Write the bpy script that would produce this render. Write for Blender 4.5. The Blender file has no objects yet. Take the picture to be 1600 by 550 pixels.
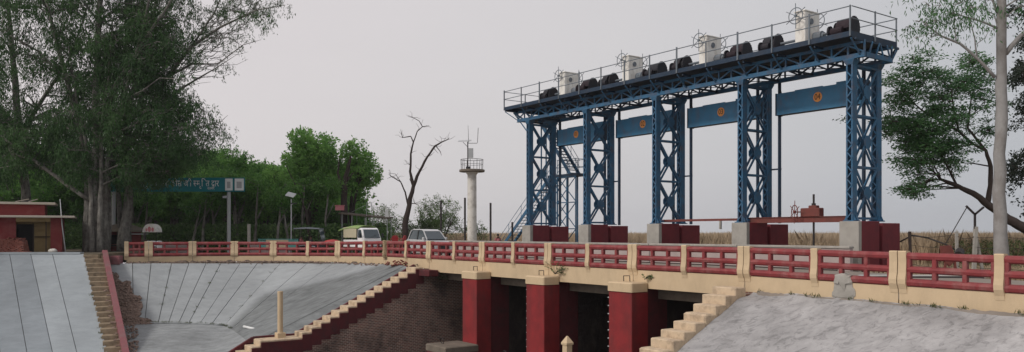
import bpy, bmesh, math, random
import numpy as np
from mathutils import Vector, Matrix
from mathutils.geometry import tessellate_polygon
random.seed(7)
rng = np.random.default_rng(11)
R = math.radians
C = bpy.context.scene.collection
sc = bpy.context.scene

# ------------------------------------------------------------------ camera
F = 1256.0            # focal length in pixels of a 1600 px wide picture
EYE = 1.6             # eye height above the bridge deck (deck = 0)
HORIZON = 364.0
cam = bpy.data.cameras.new('camera')
cam.sensor_width = 36.0
cam.lens = F / 1600 * 36
cam.shift_y = (HORIZON - 275) / 1600
cam.clip_start = 0.1
cam.clip_end = 9000
co = bpy.data.objects.new('camera', cam)
co.location = (0, 0, EYE)
co.rotation_euler = (R(90), 0, 0)
C.objects.link(co)
sc.camera = co

# ------------------------------------------------------------------ sky, sun, exposure
SUN_EL, SUN_AZ = 38, 238     # sun direction: azimuth clockwise from +Y
world = bpy.data.worlds.new('World')
sc.world = world
world.use_nodes = True
wn, wl = world.node_tree.nodes, world.node_tree.links
wn.clear()
wo = wn.new('ShaderNodeOutputWorld')
bg = wn.new('ShaderNodeBackground'); bg.inputs['Strength'].default_value = 0.1
sky = wn.new('ShaderNodeTexSky'); sky.sky_type = 'NISHITA'; sky.sun_disc = False
sky.sun_elevation = R(SUN_EL); sky.sun_rotation = R(SUN_AZ)
sky.air_density = 1.5; sky.dust_density = 6
tc = wn.new('ShaderNodeTexCoord')
dot = wn.new('ShaderNodeVectorMath'); dot.operation = 'DOT_PRODUCT'
gd = Vector((-0.80, 0.0, 0.60)).normalized()
dot.inputs[1].default_value = gd
wl.new(tc.outputs['Generated'], dot.inputs[0])
cr = wn.new('ShaderNodeValToRGB')
cr.color_ramp.elements[0].position = 0.20
cr.color_ramp.elements[0].color = (0.375, 0.41, 0.455, 1)
cr.color_ramp.elements[1].position = 0.80
cr.color_ramp.elements[1].color = (0.71, 0.66, 0.67, 1)
e = cr.color_ramp.elements.new(0.52); e.color = (0.615, 0.595, 0.605, 1)
mr = wn.new('ShaderNodeMath'); mr.operation = 'MULTIPLY_ADD'
mr.inputs[1].default_value = 0.5; mr.inputs[2].default_value = 0.5
wl.new(dot.outputs['Value'], mr.inputs[0]); wl.new(mr.outputs[0], cr.inputs[0])
up = wn.new('ShaderNodeVectorMath'); up.operation = 'SCALE'; up.inputs['Scale'].default_value = 10.0
cn = wn.new('ShaderNodeTexNoise'); cn.inputs['Scale'].default_value = 2.2; cn.inputs['Detail'].default_value = 5
cmap = wn.new('ShaderNodeMapping'); cmap.inputs['Scale'].default_value = (1, 1, 3.5)
wl.new(tc.outputs['Generated'], cmap.inputs[0]); wl.new(cmap.outputs[0], cn.inputs['Vector'])
cmr = wn.new('ShaderNodeMapRange'); cmr.inputs[3].default_value = 0.955; cmr.inputs[4].default_value = 1.045
cml = wn.new('ShaderNodeVectorMath'); cml.operation = 'SCALE'
wl.new(cn.outputs[0], cmr.inputs[0]); wl.new(cr.outputs[0], cml.inputs[0]); wl.new(cmr.outputs[0], cml.inputs['Scale']); wl.new(cml.outputs[0], up.inputs[0])
mx = wn.new('ShaderNodeMixRGB'); mx.inputs[0].default_value = 0.93
wl.new(sky.outputs[0], mx.inputs[1]); wl.new(up.outputs[0], mx.inputs[2])
wl.new(mx.outputs[0], bg.inputs['Color']); wl.new(bg.outputs[0], wo.inputs['Surface'])

sl = bpy.data.lights.new('sun', 'SUN'); sl.energy = 1.5; sl.angle = R(10); sl.color = (1.0, 0.95, 0.88)
so = bpy.data.objects.new('sun', sl)
az, el = R(SUN_AZ), R(SUN_EL)
sd = Vector((math.sin(az) * math.cos(el), math.cos(az) * math.cos(el), math.sin(el)))
so.rotation_euler = sd.to_track_quat('Z', 'Y').to_euler()
so.location = sd * 100
C.objects.link(so)
vs = sc.view_settings
vs.view_transform = 'Standard'; vs.look = 'None'; vs.gamma = 1; vs.exposure = 0.12
vs.use_curve_mapping = False

# ------------------------------------------------------------------ site frame
# s runs along the bridge from the far abutment to the near one, n points upstream (away from the camera)
U = Vector((0.582, -0.8135)).normalized()
N = Vector((-U.y, U.x))
B0 = Vector((-5.14, 50.0))
RZ = math.atan2(U.y, U.x)
def P(s, n, h=0.0):
    return Vector((B0.x + s * U.x + n * N.x, B0.y + s * U.y + n * N.y, h))
def at(px, depth, h=0.0):
    return Vector(((px - 800) / F * depth, depth, h))
def atp(px, py, depth):
    return Vector(((px - 800) / F * depth, depth, EYE - (py - HORIZON) / F * depth))

# ------------------------------------------------------------------ materials
MATS = {}
def rgb(*c): return (c[0], c[1], c[2], 1)
def mat(name, col, col2=None, rough=0.8, scale=3.0, amount=0.5, bump=0.2, bscale=25.0, dirt=None, dirt_amt=0.45,
        dscale=1.2, metal=0.0, streak=0.0, spec=0.3, bdist=0.02):
    m = bpy.data.materials.new(name); m.use_nodes = True
    nt = m.node_tree; n = nt.nodes; l = nt.links; n.clear()
    out = n.new('ShaderNodeOutputMaterial'); b = n.new('ShaderNodeBsdfPrincipled')
    l.new(b.outputs[0], out.inputs['Surface'])
    b.inputs['Roughness'].default_value = rough; b.inputs['Metallic'].default_value = metal
    b.inputs['Specular IOR Level'].default_value = spec
    tcn = n.new('ShaderNodeTexCoord'); oi = n.new('ShaderNodeObjectInfo')
    off = n.new('ShaderNodeVectorMath'); off.operation = 'MULTIPLY_ADD'
    comb = n.new('ShaderNodeCombineXYZ')
    for i in range(3): l.new(oi.outputs['Random'], comb.inputs[i])
    l.new(comb.outputs[0], off.inputs[0]); off.inputs[1].default_value = (37, 53, 71)
    l.new(tcn.outputs['Object'], off.inputs[2])
    n1 = n.new('ShaderNodeTexNoise'); n1.inputs['Scale'].default_value = scale; n1.inputs['Detail'].default_value = 6
    n1.inputs['Roughness'].default_value = 0.6
    l.new(off.outputs[0], n1.inputs['Vector'])
    c2 = col2 or tuple(x * 0.6 for x in col)
    ra = n.new('ShaderNodeValToRGB'); ra.color_ramp.elements[0].position = 0.5 - 0.22; ra.color_ramp.elements[1].position = 0.5 + 0.22
    ra.color_ramp.elements[0].color = rgb(*(c2[i] * amount + col[i] * (1 - amount) for i in range(3)))
    ra.color_ramp.elements[1].color = rgb(*col)
    l.new(n1.outputs[0], ra.inputs[0])
    last = ra.outputs[0]
    if dirt:
        n2 = n.new('ShaderNodeTexNoise'); n2.inputs['Scale'].default_value = dscale; n2.inputs['Detail'].default_value = 8
        n2.inputs['Roughness'].default_value = 0.7
        mp = n.new('ShaderNodeMapping')
        if streak: mp.inputs['Scale'].default_value = (1, 1, 1 - streak)
        l.new(off.outputs[0], mp.inputs[0]); l.new(mp.outputs[0], n2.inputs['Vector'])
        r2 = n.new('ShaderNodeMapRange'); r2.inputs[1].default_value = 0.48; r2.inputs[2].default_value = 0.68
        r2.inputs[3].default_value = 0; r2.inputs[4].default_value = dirt_amt
        l.new(n2.outputs[0], r2.inputs[0])
        mi = n.new('ShaderNodeMixRGB'); l.new(r2.outputs[0], mi.inputs[0]); l.new(last, mi.inputs[1])
        mi.inputs[2].default_value = rgb(*dirt); last = mi.outputs[0]
    l.new(last, b.inputs['Base Color'])
    if bump:
        n3 = n.new('ShaderNodeTexNoise'); n3.inputs['Scale'].default_value = bscale; n3.inputs['Detail'].default_value = 5
        l.new(off.outputs[0], n3.inputs['Vector'])
        bp = n.new('ShaderNodeBump'); bp.inputs['Strength'].default_value = bump; bp.inputs['Distance'].default_value = bdist
        l.new(n3.outputs[0], bp.inputs['Height']); l.new(bp.outputs[0], b.inputs['Normal'])
    MATS[name] = m
    return m

def leafmat(name, c1, c2, trans=0.35, scale=0.5):
    m = bpy.data.materials.new(name); m.use_nodes = True
    n = m.node_tree.nodes; l = m.node_tree.links; n.clear()
    out = n.new('ShaderNodeOutputMaterial')
    d = n.new('ShaderNodeBsdfPrincipled'); d.inputs['Roughness'].default_value = 0.6; d.inputs['Specular IOR Level'].default_value = 0.2
    t = n.new('ShaderNodeBsdfTranslucent'); ms = n.new('ShaderNodeMixShader'); ms.inputs[0].default_value = trans
    g = n.new('ShaderNodeNewGeometry'); tcn = n.new('ShaderNodeTexCoord')
    no = n.new('ShaderNodeTexNoise'); no.inputs['Scale'].default_value = scale; no.inputs['Detail'].default_value = 3
    l.new(tcn.outputs['Object'], no.inputs['Vector'])
    ad = n.new('ShaderNodeMath'); ad.operation = 'ADD'
    mu = n.new('ShaderNodeMath'); mu.operation = 'MULTIPLY'; mu.inputs[1].default_value = 0.5
    l.new(g.outputs['Random Per Island'], mu.inputs[0])
    m2 = n.new('ShaderNodeMath'); m2.operation = 'MULTIPLY_ADD'; m2.inputs[1].default_value = 1.6; m2.inputs[2].default_value = -0.55
    l.new(no.outputs[0], m2.inputs[0]); l.new(mu.outputs[0], ad.inputs[0]); l.new(m2.outputs[0], ad.inputs[1])
    mi = n.new('ShaderNodeMixRGB'); mi.use_clamp = True
    l.new(ad.outputs[0], mi.inputs[0]); mi.inputs[1].default_value = rgb(*c1); mi.inputs[2].default_value = rgb(*c2)
    l.new(mi.outputs[0], d.inputs['Base Color']); l.new(mi.outputs[0], t.inputs['Color'])
    l.new(d.outputs[0], ms.inputs[1]); l.new(t.outputs[0], ms.inputs[2]); l.new(ms.outputs[0], out.inputs['Surface'])
    MATS[name] = m
    return m

def glassmat(name, col=(0.05, 0.07, 0.08)):
    m = bpy.data.materials.new(name); m.use_nodes = True
    b = m.node_tree.nodes['Principled BSDF']; b.inputs['Base Color'].default_value = rgb(*col)
    b.inputs['Roughness'].default_value = 0.08; b.inputs['Specular IOR Level'].default_value = 0.8
    MATS[name] = m; return m

# paint, metal, masonry
mat('cream_paint', (0.60, 0.465, 0.305), (0.51, 0.39, 0.25), 0.75, 2.5, 0.5, 0.25, 30, dirt=(0.26, 0.20, 0.14), dirt_amt=0.22, dscale=1.3, streak=0.6)
mat('cream_step', (0.60, 0.475, 0.335), (0.44, 0.35, 0.25), 0.85, 4, 0.6, 0.4, 20, dirt=(0.17, 0.12, 0.09), dirt_amt=0.6, dscale=2.6)
mat('brown_step', (0.36, 0.285, 0.195), (0.19, 0.15, 0.105), 0.9, 4, 0.8, 0.6, 15, dirt=(0.10, 0.08, 0.06), dirt_amt=0.7, dscale=2.2)
mat('red_paint', (0.27, 0.044, 0.048), (0.16, 0.032, 0.036), 0.6, 3, 0.8, 0.25, 25, dirt=(0.34, 0.21, 0.19), dirt_amt=0.42, dscale=2.0, streak=0.5)
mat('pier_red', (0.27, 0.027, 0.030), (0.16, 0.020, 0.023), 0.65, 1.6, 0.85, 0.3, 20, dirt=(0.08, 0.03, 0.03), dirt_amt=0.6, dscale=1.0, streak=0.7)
mat('pedestal_red', (0.19, 0.026, 0.036), (0.10, 0.018, 0.026), 0.7, 3, 0.6, 0.3, 20, dirt=(0.06, 0.02, 0.03), dirt_amt=0.35)
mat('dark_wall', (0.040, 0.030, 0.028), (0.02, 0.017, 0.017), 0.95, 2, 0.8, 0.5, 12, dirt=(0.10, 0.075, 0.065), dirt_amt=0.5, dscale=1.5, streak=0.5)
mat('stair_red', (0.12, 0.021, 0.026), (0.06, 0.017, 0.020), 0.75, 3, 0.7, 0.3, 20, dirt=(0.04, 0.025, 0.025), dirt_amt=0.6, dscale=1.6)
mat('kerb_red', (0.26, 0.10, 0.11), (0.18, 0.07, 0.08), 0.8, 3, 0.6, 0.4, 20, dirt=(0.20, 0.16, 0.15), dirt_amt=0.5)
mat('concrete', (0.39, 0.375, 0.345), (0.28, 0.265, 0.24), 0.9, 3, 0.6, 0.35, 25, dirt=(0.15, 0.14, 0.12), dirt_amt=0.4)
mat('parapet_grey', (0.42, 0.35, 0.34), (0.30, 0.25, 0.245), 0.9, 2, 0.7, 0.4, 25, dirt=(0.42, 0.37, 0.33), dirt_amt=0.5, dscale=1.5)
mat('dark_concrete', (0.19, 0.16, 0.13), (0.10, 0.085, 0.07), 0.95, 2, 0.8, 0.4, 20, dirt=(0.24, 0.20, 0.16), dirt_amt=0.5, dscale=1.1)
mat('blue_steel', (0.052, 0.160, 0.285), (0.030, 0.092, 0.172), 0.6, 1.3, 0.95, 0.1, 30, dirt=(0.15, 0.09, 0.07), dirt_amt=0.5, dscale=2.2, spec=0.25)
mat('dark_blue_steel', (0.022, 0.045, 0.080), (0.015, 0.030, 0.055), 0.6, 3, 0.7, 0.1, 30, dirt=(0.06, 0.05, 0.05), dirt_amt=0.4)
mat('gate_blue', (0.055, 0.225, 0.40), (0.042, 0.165, 0.31), 0.5, 2, 0.7, 0.15, 20, dirt=(0.17, 0.10, 0.08), dirt_amt=0.38, dscale=2.3, streak=0.6, spec=0.4)
mat('grey_steel', (0.17, 0.20, 0.23), (0.12, 0.14, 0.16), 0.5, 5, 0.5, 0.1, 30, dirt=(0.14, 0.09, 0.07), dirt_amt=0.3)
mat('black_grease', (0.018, 0.019, 0.026), (0.010, 0.010, 0.015), 0.6, 4, 0.7, 0.3, 12, dirt=(0.04, 0.022, 0.025), dirt_amt=0.5, spec=0.3)
mat('maroon_cover', (0.022, 0.013, 0.019), (0.018, 0.011, 0.016), 0.75, 4, 0.7, 0.4, 9, dirt=(0.045, 0.03, 0.035), dirt_amt=0.4)
mat('white_housing', (0.84, 0.82, 0.77), (0.72, 0.70, 0.64), 0.5, 3, 0.6, 0.15, 20, dirt=(0.32, 0.25, 0.19), dirt_amt=0.5, dscale=2.0, streak=0.6)
mat('rust_beam', (0.20, 0.055, 0.045), (0.12, 0.04, 0.035), 0.7, 5, 0.7, 0.2, 25, dirt=(0.09, 0.05, 0.04), dirt_amt=0.5)
mat('dark_iron', (0.035, 0.03, 0.03), None, 0.6, 5, 0.5, 0.1)
mat('disc_orange', (0.85, 0.36, 0.11), (0.75, 0.30, 0.09), 0.6, 6, 0.4, 0)
mat('ink', (0.035, 0.022, 0.02), None, 0.7, 3, 0.2, 0)
mat('plaster_white', (0.70, 0.68, 0.64), (0.52, 0.50, 0.46), 0.85, 1.5, 0.6, 0.3, 14, dirt=(0.23, 0.20, 0.17), dirt_amt=0.6, dscale=1.6)
mat('slope_pale', (0.335, 0.35, 0.36), (0.26, 0.275, 0.285), 0.92, 0.8, 0.7, 0.35, 18, dirt=(0.21, 0.215, 0.215), dirt_amt=0.5, dscale=0.5)
mat('joint_dark', (0.15, 0.145, 0.14), None, 0.95, 3, 0.5, 0.3)
mat('soil', (0.135, 0.105, 0.085), (0.085, 0.066, 0.053), 1, 3, 0.8, 0.8, 12, dirt=(0.20, 0.17, 0.14), dirt_amt=0.5, dscale=5)
mat('rubble', (0.27, 0.19, 0.155), (0.15, 0.11, 0.09), 1, 5, 0.8, 0.6, 14, dirt=(0.26, 0.22, 0.19), dirt_amt=0.5, dscale=7)
mat('brick_red', (0.27, 0.09, 0.065), (0.15, 0.055, 0.045), 0.9, 6, 0.8, 0.4, 20, dirt=(0.30, 0.22, 0.19), dirt_amt=0.4, dscale=4)
mat('road_dust', (0.27, 0.235, 0.205), (0.20, 0.175, 0.15), 0.95, 1.2, 0.7, 0.3, 25, dirt=(0.35, 0.30, 0.26), dirt_amt=0.4, dscale=0.7)
mat('field_ground', (0.26, 0.21, 0.14), (0.17, 0.15, 0.085), 1, 0.2, 0.8, 0.3, 6, dirt=(0.10, 0.12, 0.05), dirt_amt=0.5, dscale=0.05)
mat('forest_floor', (0.13, 0.105, 0.075), (0.07, 0.065, 0.04), 1, 0.8, 0.8, 0.4, 8, dirt=(0.20, 0.17, 0.13), dirt_amt=0.5, dscale=0.4)
mat('bark_pale', (0.31, 0.305, 0.30), (0.19, 0.18, 0.175), 0.9, 2.5, 0.7, 0.5, 8, dirt=(0.13, 0.10, 0.08), dirt_amt=0.45, dscale=1.6, streak=0.6)
mat('bark_grey', (0.20, 0.19, 0.17), (0.05, 0.045, 0.04), 0.95, 3.4, 1.0, 1.0, 7, dirt=(0.36, 0.35, 0.32), dirt_amt=0.65, dscale=2.2, streak=0.8, bdist=0.06)
mat('bark_dark', (0.060, 0.045, 0.040), (0.03, 0.024, 0.022), 0.95, 4, 0.7, 0.5, 10)
mat('sign_green', (0.014, 0.20, 0.24), (0.010, 0.155, 0.19), 0.6, 1.2, 0.5, 0)
mat('sign_white', (0.78, 0.80, 0.80), None, 0.6, 2, 0.15, 0)
mat('galvanised', (0.42, 0.44, 0.45), (0.32, 0.33, 0.34), 0.45, 3, 0.5, 0.05)
mat('car_silver', (0.56, 0.57, 0.58), (0.50, 0.51, 0.52), 0.28, 2, 0.3, 0, spec=0.6, metal=0.2)
mat('truck_white', (0.85, 0.85, 0.86), (0.78, 0.78, 0.79), 0.35, 2, 0.3, 0, spec=0.5)
mat('tarp_green', (0.25, 0.36, 0.12), (0.17, 0.26, 0.10), 0.85, 3, 0.5, 0.4, 8)
mat('tarp_cream', (0.50, 0.46, 0.33), (0.36, 0.34, 0.24), 0.85, 3, 0.5, 0.4, 8)
mat('tyre', (0.025, 0.025, 0.026), None, 0.85, 8, 0.4, 0.2)
mat('black_plastic', (0.03, 0.032, 0.036), None, 0.5, 4, 0.4, 0.05)
mat('red_plastic', (0.42, 0.045, 0.05), None, 0.5, 4, 0.3, 0.05)
mat('pink_board', (0.50, 0.18, 0.20), None, 0.7, 4, 0.3, 0)
mat('teal_board', (0.08, 0.28, 0.26), (0.06, 0.2, 0.19), 0.7, 2, 0.5, 0)
mat('beige_board', (0.46, 0.37, 0.26), (0.36, 0.29, 0.2), 0.8, 2, 0.5, 0)
mat('thatch', (0.13, 0.11, 0.085), (0.07, 0.06, 0.05), 1, 6, 0.7, 0.6, 20)
mat('red_wall', (0.21, 0.034, 0.034), (0.14, 0.027, 0.03), 0.8, 1.4, 0.6, 0.2, 20, dirt=(0.30, 0.13, 0.11), dirt_amt=0.3)
mat('yellow_wall', (0.36, 0.26, 0.12), (0.25, 0.18, 0.09), 0.85, 1.5, 0.7, 0.2, 20, dirt=(0.13, 0.09, 0.06), dirt_amt=0.4)
mat('pale_slab', (0.50, 0.45, 0.38), (0.36, 0.32, 0.27), 0.85, 3, 0.6, 0.2, 20)
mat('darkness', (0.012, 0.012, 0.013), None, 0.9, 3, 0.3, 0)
mat('skin', (0.20, 0.105, 0.07), None, 0.6, 6, 0.2, 0)
mat('pink_cloth', (0.42, 0.15, 0.16), (0.32, 0.11, 0.12), 0.9, 6, 0.4, 0.2, 14)
mat('dark_cloth', (0.06, 0.06, 0.075), None, 0.9, 6, 0.3, 0.2, 14)
mat('hair', (0.012, 0.010, 0.010), None, 0.6, 8, 0.3, 0)
glassmat('glass_dark'); glassmat('windscreen', (0.05, 0.07, 0.085))
leafmat('leaf_forest', (0.038, 0.125, 0.034), (0.18, 0.36, 0.08), 0.35, 0.35)
leafmat('leaf_grove', (0.018, 0.054, 0.020), (0.075, 0.155, 0.048), 0.32, 0.30)
leafmat('leaf_bright', (0.070, 0.20, 0.045), (0.27, 0.48, 0.12), 0.45, 0.45)
leafmat('leaf_bush', (0.05, 0.10, 0.035), (0.17, 0.24, 0.09), 0.35, 0.5)
leafmat('leaf_right', (0.026, 0.082, 0.034), (0.10, 0.215, 0.080), 0.35, 0.6)
leafmat('leaf_under', (0.05, 0.13, 0.045), (0.22, 0.33, 0.12), 0.4, 0.4)
leafmat('leaf_dark', (0.010, 0.018, 0.014), (0.030, 0.044, 0.030), 0.2, 0.5)
leafmat('dry_grass', (0.36, 0.27, 0.175), (0.66, 0.53, 0.38), 0.35, 0.12)
leafmat('green_scrub', (0.045, 0.070, 0.025), (0.13, 0.15, 0.06), 0.35, 0.4)

def brickmat(name, c1, c2, mortar, bw=0.23, bh=0.078):
    m = bpy.data.materials.new(name); m.use_nodes = True
    n = m.node_tree.nodes; l = m.node_tree.links
    b = n['Principled BSDF']; b.inputs['Roughness'].default_value = 0.95
    tcn = n.new('ShaderNodeTexCoord'); sp = n.new('ShaderNodeSeparateXYZ'); cb = n.new('ShaderNodeCombineXYZ')
    ad = n.new('ShaderNodeMath'); ad.operation = 'ADD'
    l.new(tcn.outputs['Object'], sp.inputs[0]); l.new(sp.outputs[0], ad.inputs[0]); l.new(sp.outputs[1], ad.inputs[1])
    l.new(ad.outputs[0], cb.inputs[0]); l.new(sp.outputs[2], cb.inputs[1])
    br = n.new('ShaderNodeTexBrick'); br.inputs['Scale'].default_value = 1
    br.inputs['Brick Width'].default_value = bw; br.inputs['Row Height'].default_value = bh
    br.inputs['Mortar Size'].default_value = 0.016; br.inputs['Mortar Smooth'].default_value = 0.3
    br.inputs['Color1'].default_value = rgb(*c1); br.inputs['Color2'].default_value = rgb(*c2); br.inputs['Mortar'].default_value = rgb(*mortar)
    l.new(cb.outputs[0], br.inputs['Vector'])
    no = n.new('ShaderNodeTexNoise'); no.inputs['Scale'].default_value = 0.7; no.inputs['Detail'].default_value = 8; no.inputs['Roughness'].default_value = 0.7
    l.new(tcn.outputs['Object'], no.inputs['Vector'])
    rr = n.new('ShaderNodeMapRange'); rr.inputs[1].default_value = 0.46; rr.inputs[2].default_value = 0.66; rr.inputs[3].default_value = 0.0; rr.inputs[4].default_value = 0.72
    l.new(no.outputs[0], rr.inputs[0])
    mi = n.new('ShaderNodeMixRGB'); l.new(rr.outputs[0], mi.inputs[0]); l.new(br.outputs['Color'], mi.inputs[1]); mi.inputs[2].default_value = (0.022, 0.02, 0.019, 1)
    l.new(mi.outputs[0], b.inputs['Base Color'])
    bp = n.new('ShaderNodeBump'); bp.inputs['Strength'].default_value = 0.9; bp.inputs['Distance'].default_value = 0.02; bp.invert = True
    l.new(br.outputs['Fac'], bp.inputs['Height']); l.new(bp.outputs[0], b.inputs['Normal'])
    MATS[name] = m
brickmat('old_brick', (0.26, 0.125, 0.095), (0.14, 0.082, 0.068), (0.44, 0.36, 0.31), 0.26, 0.098)

def slopemat(name, dark_area, base=(0.335, 0.35, 0.36), dark=(0.13, 0.14, 0.143), low=0.82, blot=0.14, spots=0.0, stretch=2.6):
    """grey cement plaster with trowel smears; coat = optional darker area bounded by two world lines"""
    m = bpy.data.materials.new(name); m.use_nodes = True
    n = m.node_tree.nodes; l = m.node_tree.links
    b = n['Principled BSDF']; b.inputs['Roughness'].default_value = 0.9; b.inputs['Specular IOR Level'].default_value = 0.25
    g = n.new('ShaderNodeNewGeometry')
    mp = n.new('ShaderNodeMapping'); mp.inputs['Rotation'].default_value = (0, 0, R(-48)); mp.inputs['Scale'].default_value = (1.0, stretch, 1.4)
    l.new(g.outputs['Position'], mp.inputs[0])
    n1 = n.new('ShaderNodeTexNoise'); n1.inputs['Scale'].default_value = 0.9; n1.inputs['Detail'].default_value = 9; n1.inputs['Roughness'].default_value = 0.68
    n1.inputs['Distortion'].default_value = 0.5
    l.new(mp.outputs[0], n1.inputs['Vector'])
    ra = n.new('ShaderNodeValToRGB'); ra.color_ramp.elements[0].position = 0.34; ra.color_ramp.elements[1].position = 0.62
    ra.color_ramp.elements[0].color = rgb(*(low * c for c in base)); ra.color_ramp.elements[1].color = rgb(*base)
    l.new(n1.outputs[0], ra.inputs[0])
    last = ra.outputs[0]
    n0 = n.new('ShaderNodeTexNoise'); n0.inputs['Scale'].default_value = 0.22; n0.inputs['Detail'].default_value = 5
    l.new(g.outputs['Position'], n0.inputs['Vector'])
    if dark_area:
        prev = None
        for (a, bb, side) in dark_area:
            d = Vector((bb[0] - a[0], bb[1] - a[1])); nn = Vector((d.y, -d.x)).normalized() * side
            dt = n.new('ShaderNodeVectorMath'); dt.operation = 'DOT_PRODUCT'; dt.inputs[1].default_value = (nn.x, nn.y, 0)
            l.new(g.outputs['Position'], dt.inputs[0])
            su = n.new('ShaderNodeMath'); su.operation = 'SUBTRACT'; su.inputs[1].default_value = nn.x * a[0] + nn.y * a[1]
            l.new(dt.outputs['Value'], su.inputs[0])
            if prev is None: prev = su.outputs[0]
            else:
                mn = n.new('ShaderNodeMath'); mn.operation = 'MINIMUM'; l.new(prev, mn.inputs[0]); l.new(su.outputs[0], mn.inputs[1]); prev = mn.outputs[0]
        wob = n.new('ShaderNodeMath'); wob.operation = 'MULTIPLY_ADD'; wob.inputs[1].default_value = 2.4; l.new(n1.outputs[0], wob.inputs[0]); l.new(prev, wob.inputs[2])
        r2 = n.new('ShaderNodeMapRange'); r2.inputs[1].default_value = 0.9; r2.inputs[2].default_value = 1.7
        l.new(wob.outputs[0], r2.inputs[0])
        rd = n.new('ShaderNodeValToRGB'); rd.color_ramp.elements[0].position = 0.36; rd.color_ramp.elements[1].position = 0.66
        rd.color_ramp.elements[0].color = rgb(*dark); rd.color_ramp.elements[1].color = rgb(*(1.75 * c for c in dark))
        l.new(n1.outputs[0], rd.inputs[0])
        mi = n.new('ShaderNodeMixRGB'); l.new(r2.outputs[0], mi.inputs[0]); l.new(last, mi.inputs[1]); l.new(rd.outputs[0], mi.inputs[2]); last = mi.outputs[0]
    mb = n.new('ShaderNodeMapRange'); mb.inputs[1].default_value = 0.35; mb.inputs[2].default_value = 0.65; mb.inputs[3].default_value = 1 - blot; mb.inputs[4].default_value = 1 + blot / 2
    l.new(n0.outputs[0], mb.inputs[0])
    if spots:
        ns = n.new('ShaderNodeTexNoise'); ns.inputs['Scale'].default_value = 2.4; ns.inputs['Detail'].default_value = 10; ns.inputs['Roughness'].default_value = 0.75
        ns.inputs['Distortion'].default_value = 0.8
        l.new(mp.outputs[0], ns.inputs['Vector'])
        rs = n.new('ShaderNodeMapRange'); rs.inputs[1].default_value = 0.50; rs.inputs[2].default_value = 0.64; rs.inputs[4].default_value = spots
        l.new(ns.outputs[0], rs.inputs[0])
        mm = n.new('ShaderNodeMixRGB'); l.new(rs.outputs[0], mm.inputs[0]); l.new(last, mm.inputs[1]); mm.inputs[2].default_value = rgb(*(0.42 * c for c in base)); last = mm.outputs[0]
    sca = n.new('ShaderNodeVectorMath'); sca.operation = 'SCALE'; l.new(last, sca.inputs[0]); l.new(mb.outputs[0], sca.inputs['Scale'])
    l.new(sca.outputs[0], b.inputs['Base Color'])
    n3 = n.new('ShaderNodeTexNoise'); n3.inputs['Scale'].default_value = 3.0; n3.inputs['Detail'].default_value = 8; n3.inputs['Roughness'].default_value = 0.7
    l.new(mp.outputs[0], n3.inputs['Vector'])
    bp = n.new('ShaderNodeBump'); bp.inputs['Strength'].default_value = 0.55; bp.inputs['Distance'].default_value = 0.06
    l.new(n3.outputs[0], bp.inputs['Height']); l.new(bp.outputs[0], b.inputs['Normal'])
    MATS[name] = m

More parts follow.
